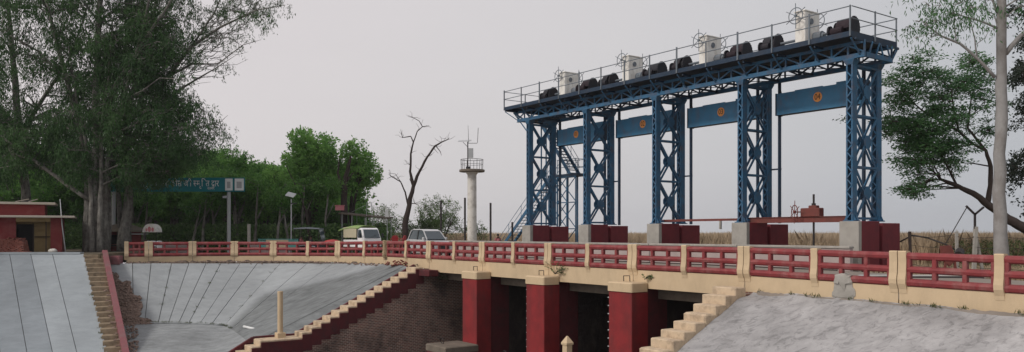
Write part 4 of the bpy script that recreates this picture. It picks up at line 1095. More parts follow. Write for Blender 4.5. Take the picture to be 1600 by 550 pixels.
part('shelf', MB().box(xa + 1.2, xb - .1, hz + .9, hz + 1.09, 1.28, 1.34), 'bark_dark', hut, loc=ho)
part('porch_roof', MB().bbox(hx0, (106 - 800) / F * hz * .985, hz - .95, hz + 5, 2.721, 2.86, .02), 'pale_slab', hut, loc=ho)
part('upper_wall', MB().box(hx0, (82 - 800) / F * (hz + 1), hz + 1.3, hz + 4.5, 2.861, 3.72), 'red_wall', hut, loc=ho)
part('upper_roof', MB().bbox(hx0, (98 - 800) / F * (hz + 1), hz + 1.0, hz + 4.9, 3.721, 3.88, .02), 'pale_slab', hut, loc=ho)
for a, l in ((-36.6, .9), (-35.7, .6), (-38.7, .5)):
    part('roof_slat', MB().bar((a, hz + 1.2, 3.92), (a + l, hz + 1.4, 4.12), .10, .06), 'pale_slab', hut, loc=ho)
tag(part('bamboo_pole', MB().tube([(X1 + .55, hz - .5, g), (X1 + .25, hz - .45, 2.2), (X1 + .05, hz - .35, 4.1)], [.045, .04, .03], 6), 'galvanised', None, smooth=True),
    'thin pale pole leaning against the right corner of the red hut', 'pole')
tag(part('white_stone', MB().blob((X1 + .0, hz - 1.2, .3), (.32, .2, .18), 4, 2, .12), 'plaster_white', None, smooth=True), 'whitewashed stone lying in front of the hut corner', 'stone')
# pile of bricks in front of the hut
bk = thing('brick_stack', 'rough waist-high stack of red bricks in front of the hut', 'bricks', ((8 - 800) / F * 57.9, 57.9, g))
BRICK = MB().box(-.115, .115, -.055, .055, 0, .072).mesh('brick', 'brick_red')
rr = random.Random(2); cntb = 0
inner = MB().loft([[(-1.35, -.2, 0), (1.25, -.2, 0), (1.25, .9, 0), (-1.35, .9, 0)], [(-1.3, -.15, .95), (1.1, -.15, .95), (1.1, .8, .95), (-1.3, .8, .95)]])
part('brick_core', inner, 'brick_red', bk)
for r_ in range(13):
    wl_ = 1.38 if r_ < 11 else 1.0 - (r_ - 11) * .3
    for j in range(11):
        x = -wl_ + j * .26 + (.13 if r_ % 2 else 0) + rr.uniform(-.02, .02)
        if x > wl_: continue
        q = link('brick', BRICK, bk, (x, -.22 + r_ * .006 + rr.uniform(-.05, .03), r_ * .079), rr.uniform(-.15, .15)); cntb += 1
for j in range(60):
    x = rr.uniform(-1.2, 1.1)
    q = link('brick', BRICK, bk, (x, rr.uniform(-.1, .7), .95 + rr.uniform(0, .22) * (1 - abs(x) / 1.4)), rr.uniform(0, 3)); q.rotation_euler = (rr.uniform(-.4, .4), rr.uniform(-.4, .4), rr.uniform(0, 3))
for j in range(26):
    q = link('brick', BRICK, bk, (1.35 + rr.uniform(-.15, .35), rr.uniform(-.4, .3), rr.uniform(0, .10)), rr.uniform(0, 3))
# heap of red brick bits on the ledge below the railing
hp = thing('brick_heap', 'small heap of red brick bits spilling on the ledge near the bridge end', 'bricks', (P(-3.2, -.35).x, P(-3.2, -.35).y, -.62))
for j in range(46):
    q = link('brick', BRICK, hp, (rr.gauss(0, .42), rr.gauss(0, .12), abs(rr.gauss(.12, .12))), 0); q.rotation_euler = (rr.uniform(-.6, .6), rr.uniform(-.6, .6), rr.uniform(0, 3)); q.scale = (.9, .9, .9)

# kiosk with a little pyramid roof
kx = (192 - 800) / F * 66
ki = thing('kiosk', 'small reddish brown kiosk with a shaggy pyramid roof behind the tree trunks', 'kiosk', (kx, 66, -.3))
part('wall_panel', MB().box(-1.05, 1.05, -1, 1, 0, 2.0), 'red_wall', ki)
part('counter', MB().box(-.8, .9, -1.3, -1.002, .85, .95), 'bark_dark', ki)
part('hatch', MB().box(-.5, .8, -1.03, -1.002, 1.0, 1.75), 'darkness', ki)
for x in (-1.12, 1.12):
    part('corner_post', MB().box(x - .06, x + .06, -1.12, -1.0, 0, 2.1), 'beige_board', ki)
part('roof', MB().loft([[(-1.7, -1.7, 2.0), (1.7, -1.7, 2.0), (1.7, 1.7, 2.0), (-1.7, 1.7, 2.0)], [(-1.65, -1.65, 2.1), (1.65, -1.65, 2.1), (1.65, 1.65, 2.1), (-1.65, 1.65, 2.1)], [(-.1, -.1, 2.75), (.1, -.1, 2.75), (.1, .1, 2.75), (-.1, .1, 2.75)]]), 'thatch', ki)
for j, m_ in ((0, 'sign_white'), (1, 'pink_board')):
    part('notice', MB().box(-.75, -.5, -1.04, -1.003, 1.3 - j * .35, 1.55 - j * .35), m_, ki)
# food cart with a round-topped hood
fx = (240 - 800) / F * 65
fc = thing('food_cart', 'white vendor cart with a rounded painted hood beside the kiosk', 'cart', (fx, 65, -.3))
fc.scale = (.66, .9, 1.10)
part('body_panel', MB().bbox(-.55, .75, -.5, .5, .55, 1.15, .04), 'sign_white', fc)
part('canopy', MB().side([(-1.0, 1.78)] + [(-.15 + .85 * math.cos(a), 1.78 + .62 * math.sin(a)) for a in [math.pi * (1 - q / 10) for q in range(11)]] + [(.8, 1.78)], -.6, .6), 'plaster_white', fc)
cm = MB()
for (x, z, r_) in ((-.15, 2.0, .2), (.25, 1.98, .15), (-.5, 1.95, .12)): cm.cyl((x, -.605, z), (x, -.615, z), r_, 14)
part('painted_spot', cm, 'pink_board', fc)
for x in (-.75, .62):
    part('canopy_post', MB().cyl((x, -.5, .4), (x, -.5, 1.8), .03, 6), 'dark_iron', fc)
    part('wheel', MB().ring((x * .8, -.56, .38), (0, 1, 0), .34, .035, 18, 6).cyl((x * .8, -.59, .38), (x * .8, -.53, .38), .06, 8), 'tyre', fc)
part('side_box', MB().box(-1.35, -.62, -.3, .3, .75, 1.25), 'thatch', fc)
part('side_awning', MB().box(-2.4, -1.0, -.5, .6, 1.62, 1.68), 'galvanised', fc)

# ------------------------------------------------------------------ Devanagari lettering for the green sign
def glyph_mb(ch, size=1.0):
    me = text_mesh(ch, size, 'sign_white', 0.0, 'tmp')
    vs_ = [v.co.copy() for v in me.vertices]; fs_ = [tuple(p.vertices) for p in me.polygons]
    bpy.data.meshes.remove(me)
    return vs_, fs_
def word_mesh(tokens, height):
    """tokens: strings, drawn left to right; ('half', ch) keeps the left part of a letter without its stem; ('under', ch) hangs a small letter below the last one"""
    out = MB(); x = 0.0; lastx = 0.0
    for t in tokens:
        if t == ' ': x += .30; continue
        mode, ch = t if isinstance(t, tuple) else ('full', t)
        bm = bmesh.new(); vs_, fs_ = glyph_mb(ch)
        bv = [bm.verts.new(v) for v in vs_]
        for f in fs_:
            try: bm.faces.new([bv[i] for i in f])
            except ValueError: pass
        xs = [v.co.x for v in bm.verts]; x0, x1 = min(xs), max(xs)
        if mode == 'half':
            cut = x1 - (x1 - x0) * .27
            bmesh.ops.bisect_plane(bm, geom=list(bm.verts) + list(bm.edges) + list(bm.faces), plane_co=(cut, 0, 0), plane_no=(1, 0, 0), clear_outer=True)
            x1 = cut
        if mode == 'under':
            for v in bm.verts: v.co = Vector(((v.co.x - x0) * .55 + lastx + .1, v.co.y * .55 - .30, 0))
        elif mode == 'over':
            for v in bm.verts: v.co.x += -x1 + x + .02
        else:
            lastx = x
            for v in bm.verts: v.co.x += x - x0
            x += (x1 - x0) - (.03 if mode == 'full' else .0)
        bm.verts.index_update()
        out.add([v.co.copy() for v in bm.verts], [tuple(v.index for v in f.verts) for f in bm.faces]); bm.free()
    sc_ = height
    out.v = [(p[0] * sc_, p[1] * sc_, 0.0) for p in out.v]
    return out, x * sc_
gz = 70.0
gx0, gx1 = (246 - 800) / F * gz, (382 - 800) / F * gz
sg = thing('road_sign', 'wide dark green overhead sign board with white Hindi lettering on a grey pole', 'sign', ((356 - 800) / F * gz, gz, -.3))
so2 = -Vector(sg.location)
zt, zb = EYE + (364 - 278.5) / F * gz, EYE + (364 - 298.5) / F * gz
bd = part('board', MB().box((170 - 800) / F * gz, gx1, gz, gz + .12, zb, zt), 'sign_green', sg, loc=so2)
part('board_edge', MB().box((170 - 800) / F * gz, gx1, gz - .01, gz + .13, zb - .05, zb - .001).box((170 - 800) / F * gz, gx1, gz - .01, gz + .13, zt + .001, zt + .05), 'sign_green', sg, loc=so2)
words = ['\u0928', ('over', '\u0947'), '\u0924', '\u093e', '\u091c', '\u0940', ' ', '\u0938', '\u0941', '\u092d', '\u093e', '\u0937', ' ',
         '\u091a', ('half', '\u0928'), '\u0926', ('under', '\u0930'), ' ', '\u092c', '\u094b', '\u0938', ' ', '\u091c', '\u0940', ' ',
         ('half', '\u0938'), ('half', '\u092e'), '\u0943', '\u093f', '\u0924', ' ', '\u0926', ('under', '\u0935'), '\u093e', '\u0930']
try:
    wm_, wlen = word_mesh(words, 1.0)
    target = (342 - 190) / F * gz
    k_ = target / wlen
    hgt = .62
    ys = [p[1] for p in wm_.v]
    ymid = -.30 * 0
    wm_.v = [(p[0] * k_, 0, p[1] * max(k_, .78)) for p in wm_.v]
    lt = part('lettering', wm_, 'sign_white', bd)
    lt.location = ((342 - 800) / F * gz - target, gz - .012, (zt + zb) / 2 + .02 + .07)
    sm, sl_ = word_mesh(['\u0930', '\u0924', '\u092e', '\u0930'], 1.0)
    sm.v = [(p[0] * .32, 0, p[1] * .32) for p in sm.v]
    lt2 = part('lettering', sm, 'sign_white', bd); lt2.location = ((324 - 800) / F * gz, gz - .012, zb + .22)
except Exception as ex:
    print('text failed', ex)
for a, b in ((352, 363.5), (367, 381)):
    pn = part('notice_panel', MB().box((a - 800) / F * gz, (b - 800) / F * gz, gz - .04, gz - .002, zb + .05, zt - .03), 'sign_white', sg, loc=so2)
    part('portrait', MB().box((a + 3 - 800) / F * gz, (b - 3.2 - 800) / F * gz, gz - .048, gz - .042, zb + .25, zt - .3), 'galvanised', pn)
part('pole', MB().cyl(((356.5 - 800) / F * gz, gz + .18, -.3), ((356.5 - 800) / F * gz, gz + .18, zb + .2), .16, 12), 'galvanised', sg, loc=so2)
part('pole', MB().cyl(((176 - 800) / F * gz, gz + .18, -.3), ((176 - 800) / F * gz, gz + .18, zb + .2), .16, 12), 'galvanised', sg, loc=so2)
part('floodlight', MB().box((349 - 800) / F * gz, (355 - 800) / F * gz, gz - .2, gz + .1, zb - .62, zb - .42), 'galvanised', sg, loc=so2)

tag(part('stub_post', MB().box((387 - 800) / F * 68, (391 - 800) / F * 68, 67.9, 68.1, -.3, 2.35), 'concrete', None), 'short grey concrete post standing right of the green sign pole', 'post')

# solar street light
sx, szz = (455 - 800) / F * 66, 66
sl2 = thing('solar_street_light', 'slim street light with a tilted solar panel in front of the forest', 'street light', (sx, szz, -.3))
part('pole', MB().tube([(0, 0, 0), (0, 0, 4.7)], [.06, .045], 8), 'galvanised', sl2)
part('solar_panel', MB().loft([[(-.42, -.3, 4.95), (.25, -.3, 4.78), (.35, .3, 5.1), (-.32, .3, 5.27)], [(-.42, -.3, 4.99), (.25, -.3, 4.82), (.35, .3, 5.14), (-.32, .3, 5.31)]]), 'galvanised', sl2)
part('lamp_head', MB().bbox(-.02, .45, -.1, .1, 4.30, 4.38, .01), 'black_plastic', sl2)
part('lamp_arm', MB().cyl((0, 0, 4.2), (.2, 0, 4.32), .025, 6), 'galvanised', sl2)

# low barrier boards
bb = thing('barrier', 'low row of cream and teal boards beside the electric rickshaw', 'barrier', ((440 - 800) / F * 65, 65, -.3))
part('board', MB().box(-1.25, .55, -.05, .05, .55, 1.35), 'beige_board', bb)
part('board', MB().box(.56, 1.35, -.05, .05, .5, 1.32), 'teal_board', bb)
part('board', MB().box(-1.9, -1.26, -.05, .05, .5, 1.28), 'teal_board', bb)
part('top_rail', MB().box(-1.9, 1.35, -.07, .07, 1.36, 1.42), 'teal_board', bb)
for x in (-1.8, -.4, .6, 1.3): part('leg', MB().box(x - .03, x + .03, .051, .11, 0, 1.3), 'galvanised', bb)
# low pink kerb wall beyond the road
tag(part('roadside_wall', MB().bbox((230 - 800) / F * 69, (300 - 800) / F * 69, 68.8, 69.1, -.3, .55, .03).bbox((392 - 800) / F * 69, (450 - 800) / F * 69, 68.8, 69.1, -.3, .6, .03), 'parapet_grey', None), 'low weathered wall at the forest edge behind the road', 'wall')

# ------------------------------------------------------------------ people (skin modifier bodies)
def body(parent_t, joints, m_top='pink_cloth', m_leg='dark_cloth'):
    """joints: dict of positions; one continuous body surface, clothes and hair as children"""
    order = ['pelvis', 'waist', 'chest', 'neck', 'head0', 'head', 'shL', 'elL', 'wrL', 'shR', 'elR', 'wrR', 'hipL', 'knL', 'anL', 'toL', 'hipR', 'knR', 'anR', 'toR']
    rad = dict(pelvis=.135, waist=.12, chest=.145, neck=.055, head0=.075, head=.098, shL=.065, elL=.045, wrL=.030, shR=.065, elR=.045, wrR=.030,
               hipL=.095, knL=.062, anL=.042, toL=.038, hipR=.095, knR=.062, anR=.042, toR=.038)
    eds = [('pelvis', 'waist'), ('waist', 'chest'), ('chest', 'neck'), ('neck', 'head0'), ('head0', 'head'), ('chest', 'shL'), ('shL', 'elL'), ('elL', 'wrL'),
           ('chest', 'shR'), ('shR', 'elR'), ('elR', 'wrR'), ('pelvis', 'hipL'), ('hipL', 'knL'), ('knL', 'anL'), ('anL', 'toL'), ('pelvis', 'hipR'), ('hipR', 'knR'), ('knR', 'anR'), ('anR', 'toR')]
    vs_ = [Vector(joints[k]) for k in order]; names = list(order)
    es_ = [(order.index(a), order.index(b)) for a, b in eds]; rs = [rad[k] for k in order]
    for sd_ in ('L', 'R'):     # five fingers rooted in the palm
        w_ = Vector(joints['wr' + sd_]); d = (w_ - Vector(joints['el' + sd_])).normalized(); sidev = d.cross(Vector((0, 0, 1)))
        sidev = sidev.normalized() if sidev.length > .1 else Vector((0, 1, 0))
        palm = len(vs_); vs_.append(w_ + d * .07); rs.append(.032); es_.append((names.index('wr' + sd_), palm)); names.append('palm' + sd_)
        for q, (off, ln) in enumerate(((-.035, .06), (-.012, .085), (.010, .09), (.032, .08), (.048, .05))):
            i = len(vs_); vs_.append(w_ + d * (.085 if q < 4 else .04) + sidev * off + d * ln * .5); rs.append(.009); es_.append((palm, i)); names.append('f')
            vs_.append(w_ + d * (.085 if q < 4 else .04) + sidev * off * 1.15 + d * ln + Vector((0, 0, -.015))); rs.append(.008); es_.append((i, i + 1)); names.append('f')
    me = bpy.data.meshes.new('body'); me.from_pydata([tuple(v) for v in vs_], es_, []); me.materials.append(MATS['skin'])
    o_ = link('body', me, parent_t)
    me.attributes  # touch
    bm = bmesh.new(); bm.from_mesh(me); sk = bm.verts.layers.skin.verify()
    bm.verts.ensure_lookup_table()
    for i, v in enumerate(bm.verts): v[sk].radius = (rs[i], rs[i] * (.8 if names[i] in ('pelvis', 'waist', 'chest') else 1)); v[sk].use_root = (i == 0)
    bm.to_mesh(me); bm.free()
    md = o_.modifiers.new('skin', 'SKIN'); md.use_smooth_shade = True
    o_.modifiers.new('sub', 'SUBSURF').levels = 1; o_.modifiers['sub'].render_levels = 1
    J = {k: Vector(v) for k, v in joints.items()}
    top = MB(); top.tube([J['pelvis'] - (J['waist'] - J['pelvis']) * .1, J['waist'], J['chest'], J['chest'].lerp(J['neck'], .6)], [.165, .155, .185, .09], 12)
    for sd_ in ('L', 'R'): top.tube([J['chest'].lerp(J['sh' + sd_], .7), J['sh' + sd_], J['sh' + sd_].lerp(J['el' + sd_], .7)], [.09, .085, .065], 10)
    part('shirt', top, m_top, o_, smooth=True)
    tr = MB(); 
    for sd_ in ('L', 'R'): tr.tube([J['pelvis'].lerp(J['hip' + sd_], .5), J['hip' + sd_], J['kn' + sd_], J['kn' + sd_].lerp(J['an' + sd_], .9)], [.15, .12, .085, .06], 10)
    part('trousers', tr, m_leg, o_, smooth=True)
    hd = J['head']; hr = MB().blob(hd + Vector((0, .02, .035)), (.105, .115, .095), 3, 2, .04)
    part('hair', hr, 'hair', o_, smooth=True)
    fc_ = MB().blob(hd + Vector((0, -.105, -.03)), (.018, .022, .03), 1, 1, .05)
    part('nose', fc_, 'skin', o_)
    return o_
stand = dict(pelvis=(0, 0, .92), waist=(0, .01, 1.08), chest=(0, .02, 1.32), neck=(0, 0, 1.47), head0=(0, -.02, 1.54), head=(0, -.02, 1.64),
             shL=(.17, .01, 1.40), elL=(.24, .02, 1.12), wrL=(.18, -.20, 1.02), shR=(-.17, .01, 1.40), elR=(-.25, .0, 1.12), wrR=(-.19, -.22, .98),
             hipL=(.09, 0, .86), knL=(.10, -.01, .48), anL=(.10, .02, .09), toL=(.12, -.13, .04), hipR=(-.09, 0, .86), knR=(-.11, -.02, .48), anR=(-.10, .02, .09), toR=(-.12, -.13, .04))
pt = thing('person', 'dark haired person in a pink shirt standing alone behind the bridge near the white tower', 'person', at(778, 60, -.34) + Vector((0, 0, .12)), R(35))
body(pt, stand)
tag(part('field_rock', MB().loft([[(-.8, -.5, -.1), (.8, -.5, -.1), (.8, .5, -.1), (-.8, .5, -.1)], [(-.7, -.4, .12), (.7, -.4, .12), (.7, .4, .12), (-.7, .4, .12)]]), 'concrete', None), 'low flat slab under the standing person', 'slab').location = at(778, 60, -.34)

# ------------------------------------------------------------------ vehicles
def wheel_part(parent, x, y, r, wd=.18):
    w_ = part('wheel', MB().lathe([(r * .62, -wd / 2), (r * .95, -wd / 2), (r, -wd * .3), (r, wd * .3), (r * .95, wd / 2), (r * .62, wd / 2)], k=20), 'tyre', parent, loc=(x, y, r))
    w_.rotation_euler = (R(90), 0, 0)
    part('rim', MB().lathe([(.03, -wd * .35), (r * .6, -wd * .45), (r * .6, wd * .45), (.03, wd * .35)], k=14), 'galvanised', w_)
    return w_
def shell(prof, ymax_fn, ny=7):
    """closed side profile (x,z) swept across y with rounded shoulders"""
    rings = []
    for j in range(ny):
        t_ = -1 + 2 * j / (ny - 1); rings.append([(x, ymax_fn(z) * t_ if abs(t_) < 1 else ymax_fn(z) * t_, z) for x, z in prof])
    return MB().loft(rings)
# silver car: local +x forward
cs = P(-5.3, 3.0)
car = thing('parked_car', 'silver passenger car facing the bridge with a dark windscreen', 'car', (cs.x, cs.y, -.05), RZ)
car.scale = (1, 1, 1.13)
low = [(-2.0, .32), (-1.6, .22), (1.6, .22), (2.02, .32), (2.06, .62), (1.98, .82), (1.0, 1.02), (.95, 1.05), (-1.75, 1.08), (-2.03, .98), (-2.06, .6)]
cb = part('body', shell(low, lambda z: .82 if z < .9 else .78), 'car_silver', car); bevel(cb, .06, 3)
for p_ in cb.data.polygons: p_.use_smooth = True
green = [(-1.72, 1.06), (1.0, 1.04), (.35, 1.58), (.1, 1.64), (-1.05, 1.66), (-1.35, 1.6)]
def cabin_rings(inset, z0=0):
    return [[(x, s_ * (.78 - max(0, z - 1.05) * .26 - inset), z) for x, z in green] for s_ in (-1, 1)]
cbn = part('cabin', MB().loft(cabin_rings(.02)), 'glass_dark', car)
part('roof_skin', MB().loft([[(.40, -.60, 1.60), (.40, .60, 1.60), (.12, .62, 1.68), (.12, -.62, 1.68)][:0] or [(x, y, z) for x, y, z in ((.42, -.66, 1.555), (.42, .66, 1.555), (.42, .66, 1.58), (.42, -.66, 1.58))], [(.1, -.66, 1.645), (.1, .66, 1.645), (.1, .62, 1.68), (.1, -.62, 1.68)], [(-1.08, -.65, 1.66), (-1.08, .65, 1.66), (-1.08, .62, 1.70), (-1.08, -.62, 1.70)], [(-1.42, -.66, 1.59), (-1.42, .66, 1.59), (-1.42, .64, 1.62), (-1.42, -.64, 1.62)]]), 'car_silver', car, smooth=False)
part('windscreen', MB().loft([[(.98, -.70, 1.075), (.98, .70, 1.075), (1.0, .70, 1.085), (1.0, -.70, 1.085)], [(.40, -.60, 1.56), (.40, .60, 1.56), (.42, .60, 1.57), (.42, -.60, 1.57)]]), 'windscreen', car)
for s_ in (-1, 1):
    part('pillar', MB().bar((1.02, s_ * .75, 1.06), (.38, s_ * .645, 1.58), .07, .05), 'car_silver', car)
    part('pillar', MB().bar((-.30, s_ * .785, 1.06), (-.34, s_ * .635, 1.64), .08, .03), 'black_plastic', car)
    part('pillar', MB().bar((-1.62, s_ * .755, 1.07), (-1.32, s_ * .65, 1.61), .10, .05), 'car_silver', car)
    part('mirror', MB().bbox(.70, .88, s_ * .90 - .07, s_ * .90 + .07, 1.05, 1.20, .03), 'car_silver', car)
    part('headlight', MB().bbox(1.90, 2.045, s_ * .60 - .16, s_ * .60 + .16, .66, .80, .02), 'sign_white', car)
    part('door_handle', MB().box(-.2, -.02, s_ * .825 - .012, s_ * .825 + .012, .88, .91), 'black_plastic', car)
part('grille', MB().box(2.03, 2.075, -.40, .40, .50, .72), 'black_plastic', car)
part('bumper', MB().bbox(1.9, 2.13, -.80, .80, .28, .48, .04), 'car_silver', car)
part('number_plate', MB().box(2.13, 2.14, -.22, .22, .34, .44), 'sign_white', car)
for x in (-1.3, 1.3):
    for s_ in (-1, 1): wheel_part(car, x, s_ * .74, .30)
# white mini truck with canvas hood; front turned to the camera
tz = 64.5
tk = thing('mini_truck', 'white mini truck with a green and cream canvas hood facing the road', 'truck', ((572 - 800) / F * tz, tz, -.14), R(-50))
tk.scale = (1.05, 1.05, 1.14)
cabp = [(-.05, .45), (.95, .45), (1.02, .75), (.95, 1.12), (.60, 1.82), (.48, 1.88), (-.05, 1.88)]
cbk = part('cab', MB().loft([[(x, s_ * (.77 if z < 1.2 else .70), z) for x, z in cabp] for s_ in (-1, 1)]), 'truck_white', tk); bevel(cbk, .05, 2)
part('windscreen', MB().loft([[(.955, -.66, 1.17), (.955, .66, 1.17), (.975, .66, 1.18), (.975, -.66, 1.18)], [(.645, -.60, 1.76), (.645, .60, 1.76), (.665, .60, 1.77), (.665, -.60, 1.77)]]), 'windscreen', tk)
for s_ in (-1, 1):
    part('side_window', MB().loft([[(x, s_ * y, z) for x, y, z in ((.08, .752, 1.2), (.75, .752, 1.2), (.5, .715, 1.74), (.08, .715, 1.74))], [(x, s_ * (y + .015), z) for x, y, z in ((.08, .752, 1.2), (.75, .752, 1.2), (.5, .715, 1.74), (.08, .715, 1.74))]]), 'glass_dark', tk)
    part('headlight', MB().bbox(.96, 1.035, s_ * .55 - .15, s_ * .55 + .15, .72, .92, .02), 'windscreen', tk)
    part('mirror', MB().bbox(.78, .86, s_ * .95 - .07, s_ * .95 + .07, 1.20, 1.50, .02), 'black_plastic', tk)
part('grille', MB().box(.99, 1.03, -.30, .30, .84, .92), 'black_plastic', tk)
part('bumper', MB().bbox(.9, 1.10, -.76, .76, .38, .60, .03), 'black_plastic', tk)
part('number_plate', MB().box(1.10, 1.115, -.2, .2, .44, .54), 'sign_white', tk)
part('wiper', MB().bar((.985, -.1, 1.2), (.90, .35, 1.42), .02, .02), 'black_plastic', tk)
part('cargo_bed', MB().box(-2.2, -.08, -.75, .75, .55, .70).box(-2.2, -.08, -.75, -.71, .70, 1.05).box(-2.2, -.08, .71, .75, .70, 1.05).box(-2.2, -2.16, -.71, .71, .70, 1.05), 'truck_white', tk)
for x, s_ in ((-2.15, -1), (-2.15, 1), (-.11, -1), (-.11, 1), (-1.17, -1)):
    part('hood_post', MB().box(x - .03, x + .03, s_ * .71 - .03, s_ * .71 + .03, 1.05, 1.9), 'dark_iron', tk)
arcp = [(.80 * math.cos(math.pi * q / 8), 1.88 + .20 * math.sin(math.pi * q / 8)) for q in range(9)]
part('canvas_hood', MB().loft([[(x, y, z - dz) for y, z in arcp] + [(x, y * .96, z - .03 - dz) for y, z in reversed(arcp)] for x, dz in ((-3.0, .22), (-2.2, .08), (-1.2, 0), (.25, .03))]), 'tarp_green', tk)
part('side_canvas', MB().box(-2.15, -.12, -.77, -.755, 1.2, 1.93), 'tarp_cream', tk)
for x in (-1.7, .5):
    for s_ in (-1, 1): wheel_part(tk, x, s_ * .66, .27)
# electric rickshaw
ez = 66.0
ek = thing('electric_rickshaw', 'black three wheeled electric rickshaw with open sides and flat canopy', 'rickshaw', ((485 - 800) / F * ez, ez, -.2), R(-8))
ek.scale = (1, 1, 1.12)
part('chassis', MB().bbox(-1.15, 1.0, -.48, .48, .32, .44, .03), 'black_plastic', ek)
part('canopy', MB().loft([[(-1.25, -.55, 1.88), (-1.25, .55, 1.88), (-1.25, .5, 1.97), (-1.25, -.5, 1.97)], [(-.2, -.56, 1.92), (-.2, .56, 1.92), (-.2, .5, 2.03), (-.2, -.5, 2.03)], [(.95, -.5, 1.88), (.95, .5, 1.88), (.95, .45, 1.95), (.95, -.45, 1.95)]]), 'grey_steel', ek)
part('front_shell', MB().side([(.72, .38), (1.12, .42), (1.22, .8), (1.10, 1.15), (.98, 1.18), (.80, .8)], -.34, .34), 'black_plastic', ek)
part('windscreen', MB().bar((1.10, 0, 1.17), (.92, 0, 1.86), .86, .02), 'windscreen', ek)
for x in (-1.15, -.2, .88):
    for s_ in (-1, 1): part('canopy_post', MB().cyl((x, s_ * .46, .42), (x, s_ * .46, 1.9), .022, 6), 'dark_iron', ek)
part('bench_seat', MB().bbox(-1.0, -.6, -.45, .45, .60, .74, .03).bbox(-1.1, -.98, -.45, .45, .74, 1.2, .03), 'maroon_cover', ek)
part('bench_seat', MB().bbox(-.25, .10, -.45, .45, .60, .74, .03).bbox(-.1, .0, -.45, .45, .74, 1.05, .02), 'maroon_cover', ek)
part('side_rail', MB().tube([(-1.1, -.5, .62), (-.3, -.5, .72), (.6, -.5, .6)], .03, 6).tube([(-1.1, -.5, .9), (-.3, -.5, .95)], .02, 6), 'galvanised', ek)
part('handlebar', MB().tube([(.8, -.3, 1.15), (.9, 0, 1.1), (.8, .3, 1.15)], .02, 6).cyl((.9, 0, 1.1), (1.02, 0, .5), .03, 6), 'dark_iron', ek)
for x, y in ((-.8, -.42), (-.8, .42), (1.1, 0)): wheel_part(ek, x, y, .23, .10)
sit = dict(pelvis=(0, 0, .62), waist=(.0, .01, .78), chest=(.02, .02, 1.02), neck=(.03, 0, 1.17), head0=(.04, -.01, 1.24), head=(.06, -.01, 1.34),
           shL=(.02, .17, 1.10), elL=(.14, .22, .88), wrL=(.38, .16, .90), shR=(.02, -.17, 1.10), elR=(.14, -.22, .88), wrR=(.38, -.16, .90),
           hipL=(.08, .09, .60), knL=(.45, .10, .60), anL=(.48, .10, .22), toL=(.62, .10, .17), hipR=(.08, -.09, .60), knR=(.45, -.10, .60), anR=(.48, -.10, .22), toR=(.62, -.10, .17))
pd_ = thing('person', 'passenger in a pale pink top seated in the rear of the electric rickshaw', 'person', ek.matrix_basis @ Vector((-.82, 0, .12)), R(-8)); body(pd_, {k: v for k, v in sit.items()})
pd2 = thing('person', 'driver in dark clothes seated at the front of the electric rickshaw', 'person', ek.matrix_basis @ Vector((.0, 0, .12)), R(-8)); body(pd2, {k: v for k, v in sit.items()}, 'dark_cloth')

# flat canopy shelter on thin posts, with a pink board on its left corner
cz = 74.0
sh = thing('roadside_canopy', 'flat dark canopy roof on thin steel posts behind the mini truck', 'canopy', ((572 - 800) / F * cz, cz, -.3))
part('roof', MB().loft([[(-2.3, -1.2, 3.62), (-2.3, 1.6, 3.75), (-2.3, 1.6, 3.86), (-2.3, -1.2, 3.73)], [(2.25, -1.2, 3.15), (2.25, 1.6, 3.3), (2.25, 1.6, 3.41), (2.25, -1.2, 3.26)]]), 'thatch', sh)
for x in (-2.0, -1.1, .1, .9, 2.1):
    for y in (-1.0, 1.3): part('post', MB().cyl((x, y, 0), (x, y, 3.72 - (x + 2.3) * .1), .04, 6), 'galvanised', sh)
for z in (1.6, 2.5): part('tie_bar', MB().cyl((-2.0, -1, z), (2.1, -1, z), .025, 6), 'dark_iron', sh)
part('pink_panel', MB().box(-2.55, -1.75, -1.3, -1.25, 3.95, 4.35).box(-2.6, -1.7, -1.32, -1.24, 4.36, 4.42), 'pink_board', sh)
part('white_panel', MB().box(1.95, 2.25, -1.3, -1.25, 3.35, 4.0), 'sign_white', sh)
sf = thing('scaffold_mast', 'thin pale scaffold mast rising through the canopy behind the truck', 'mast', ((577 - 800) / F * 73, 73, -.3))
for x in (-.35, .35):
    part('upright', MB().cyl((x, 0, 0), (x * .6, 0, 4.7), .03, 6), 'galvanised', sf)
for q in range(9): part('rung', MB().cyl((-.33 + q * .012, 0, .5 + q * .48), (.33 - q * .012, 0, .5 + q * .48), .02, 5), 'galvanised', sf)
part('rope_stay', MB().cyl((0, 0, 4.6), (-1.6, 0, 3.8), .012, 4).cyl((0, 0, 4.6), (1.6, .2, 3.5), .012, 4), 'galvanised', sf)
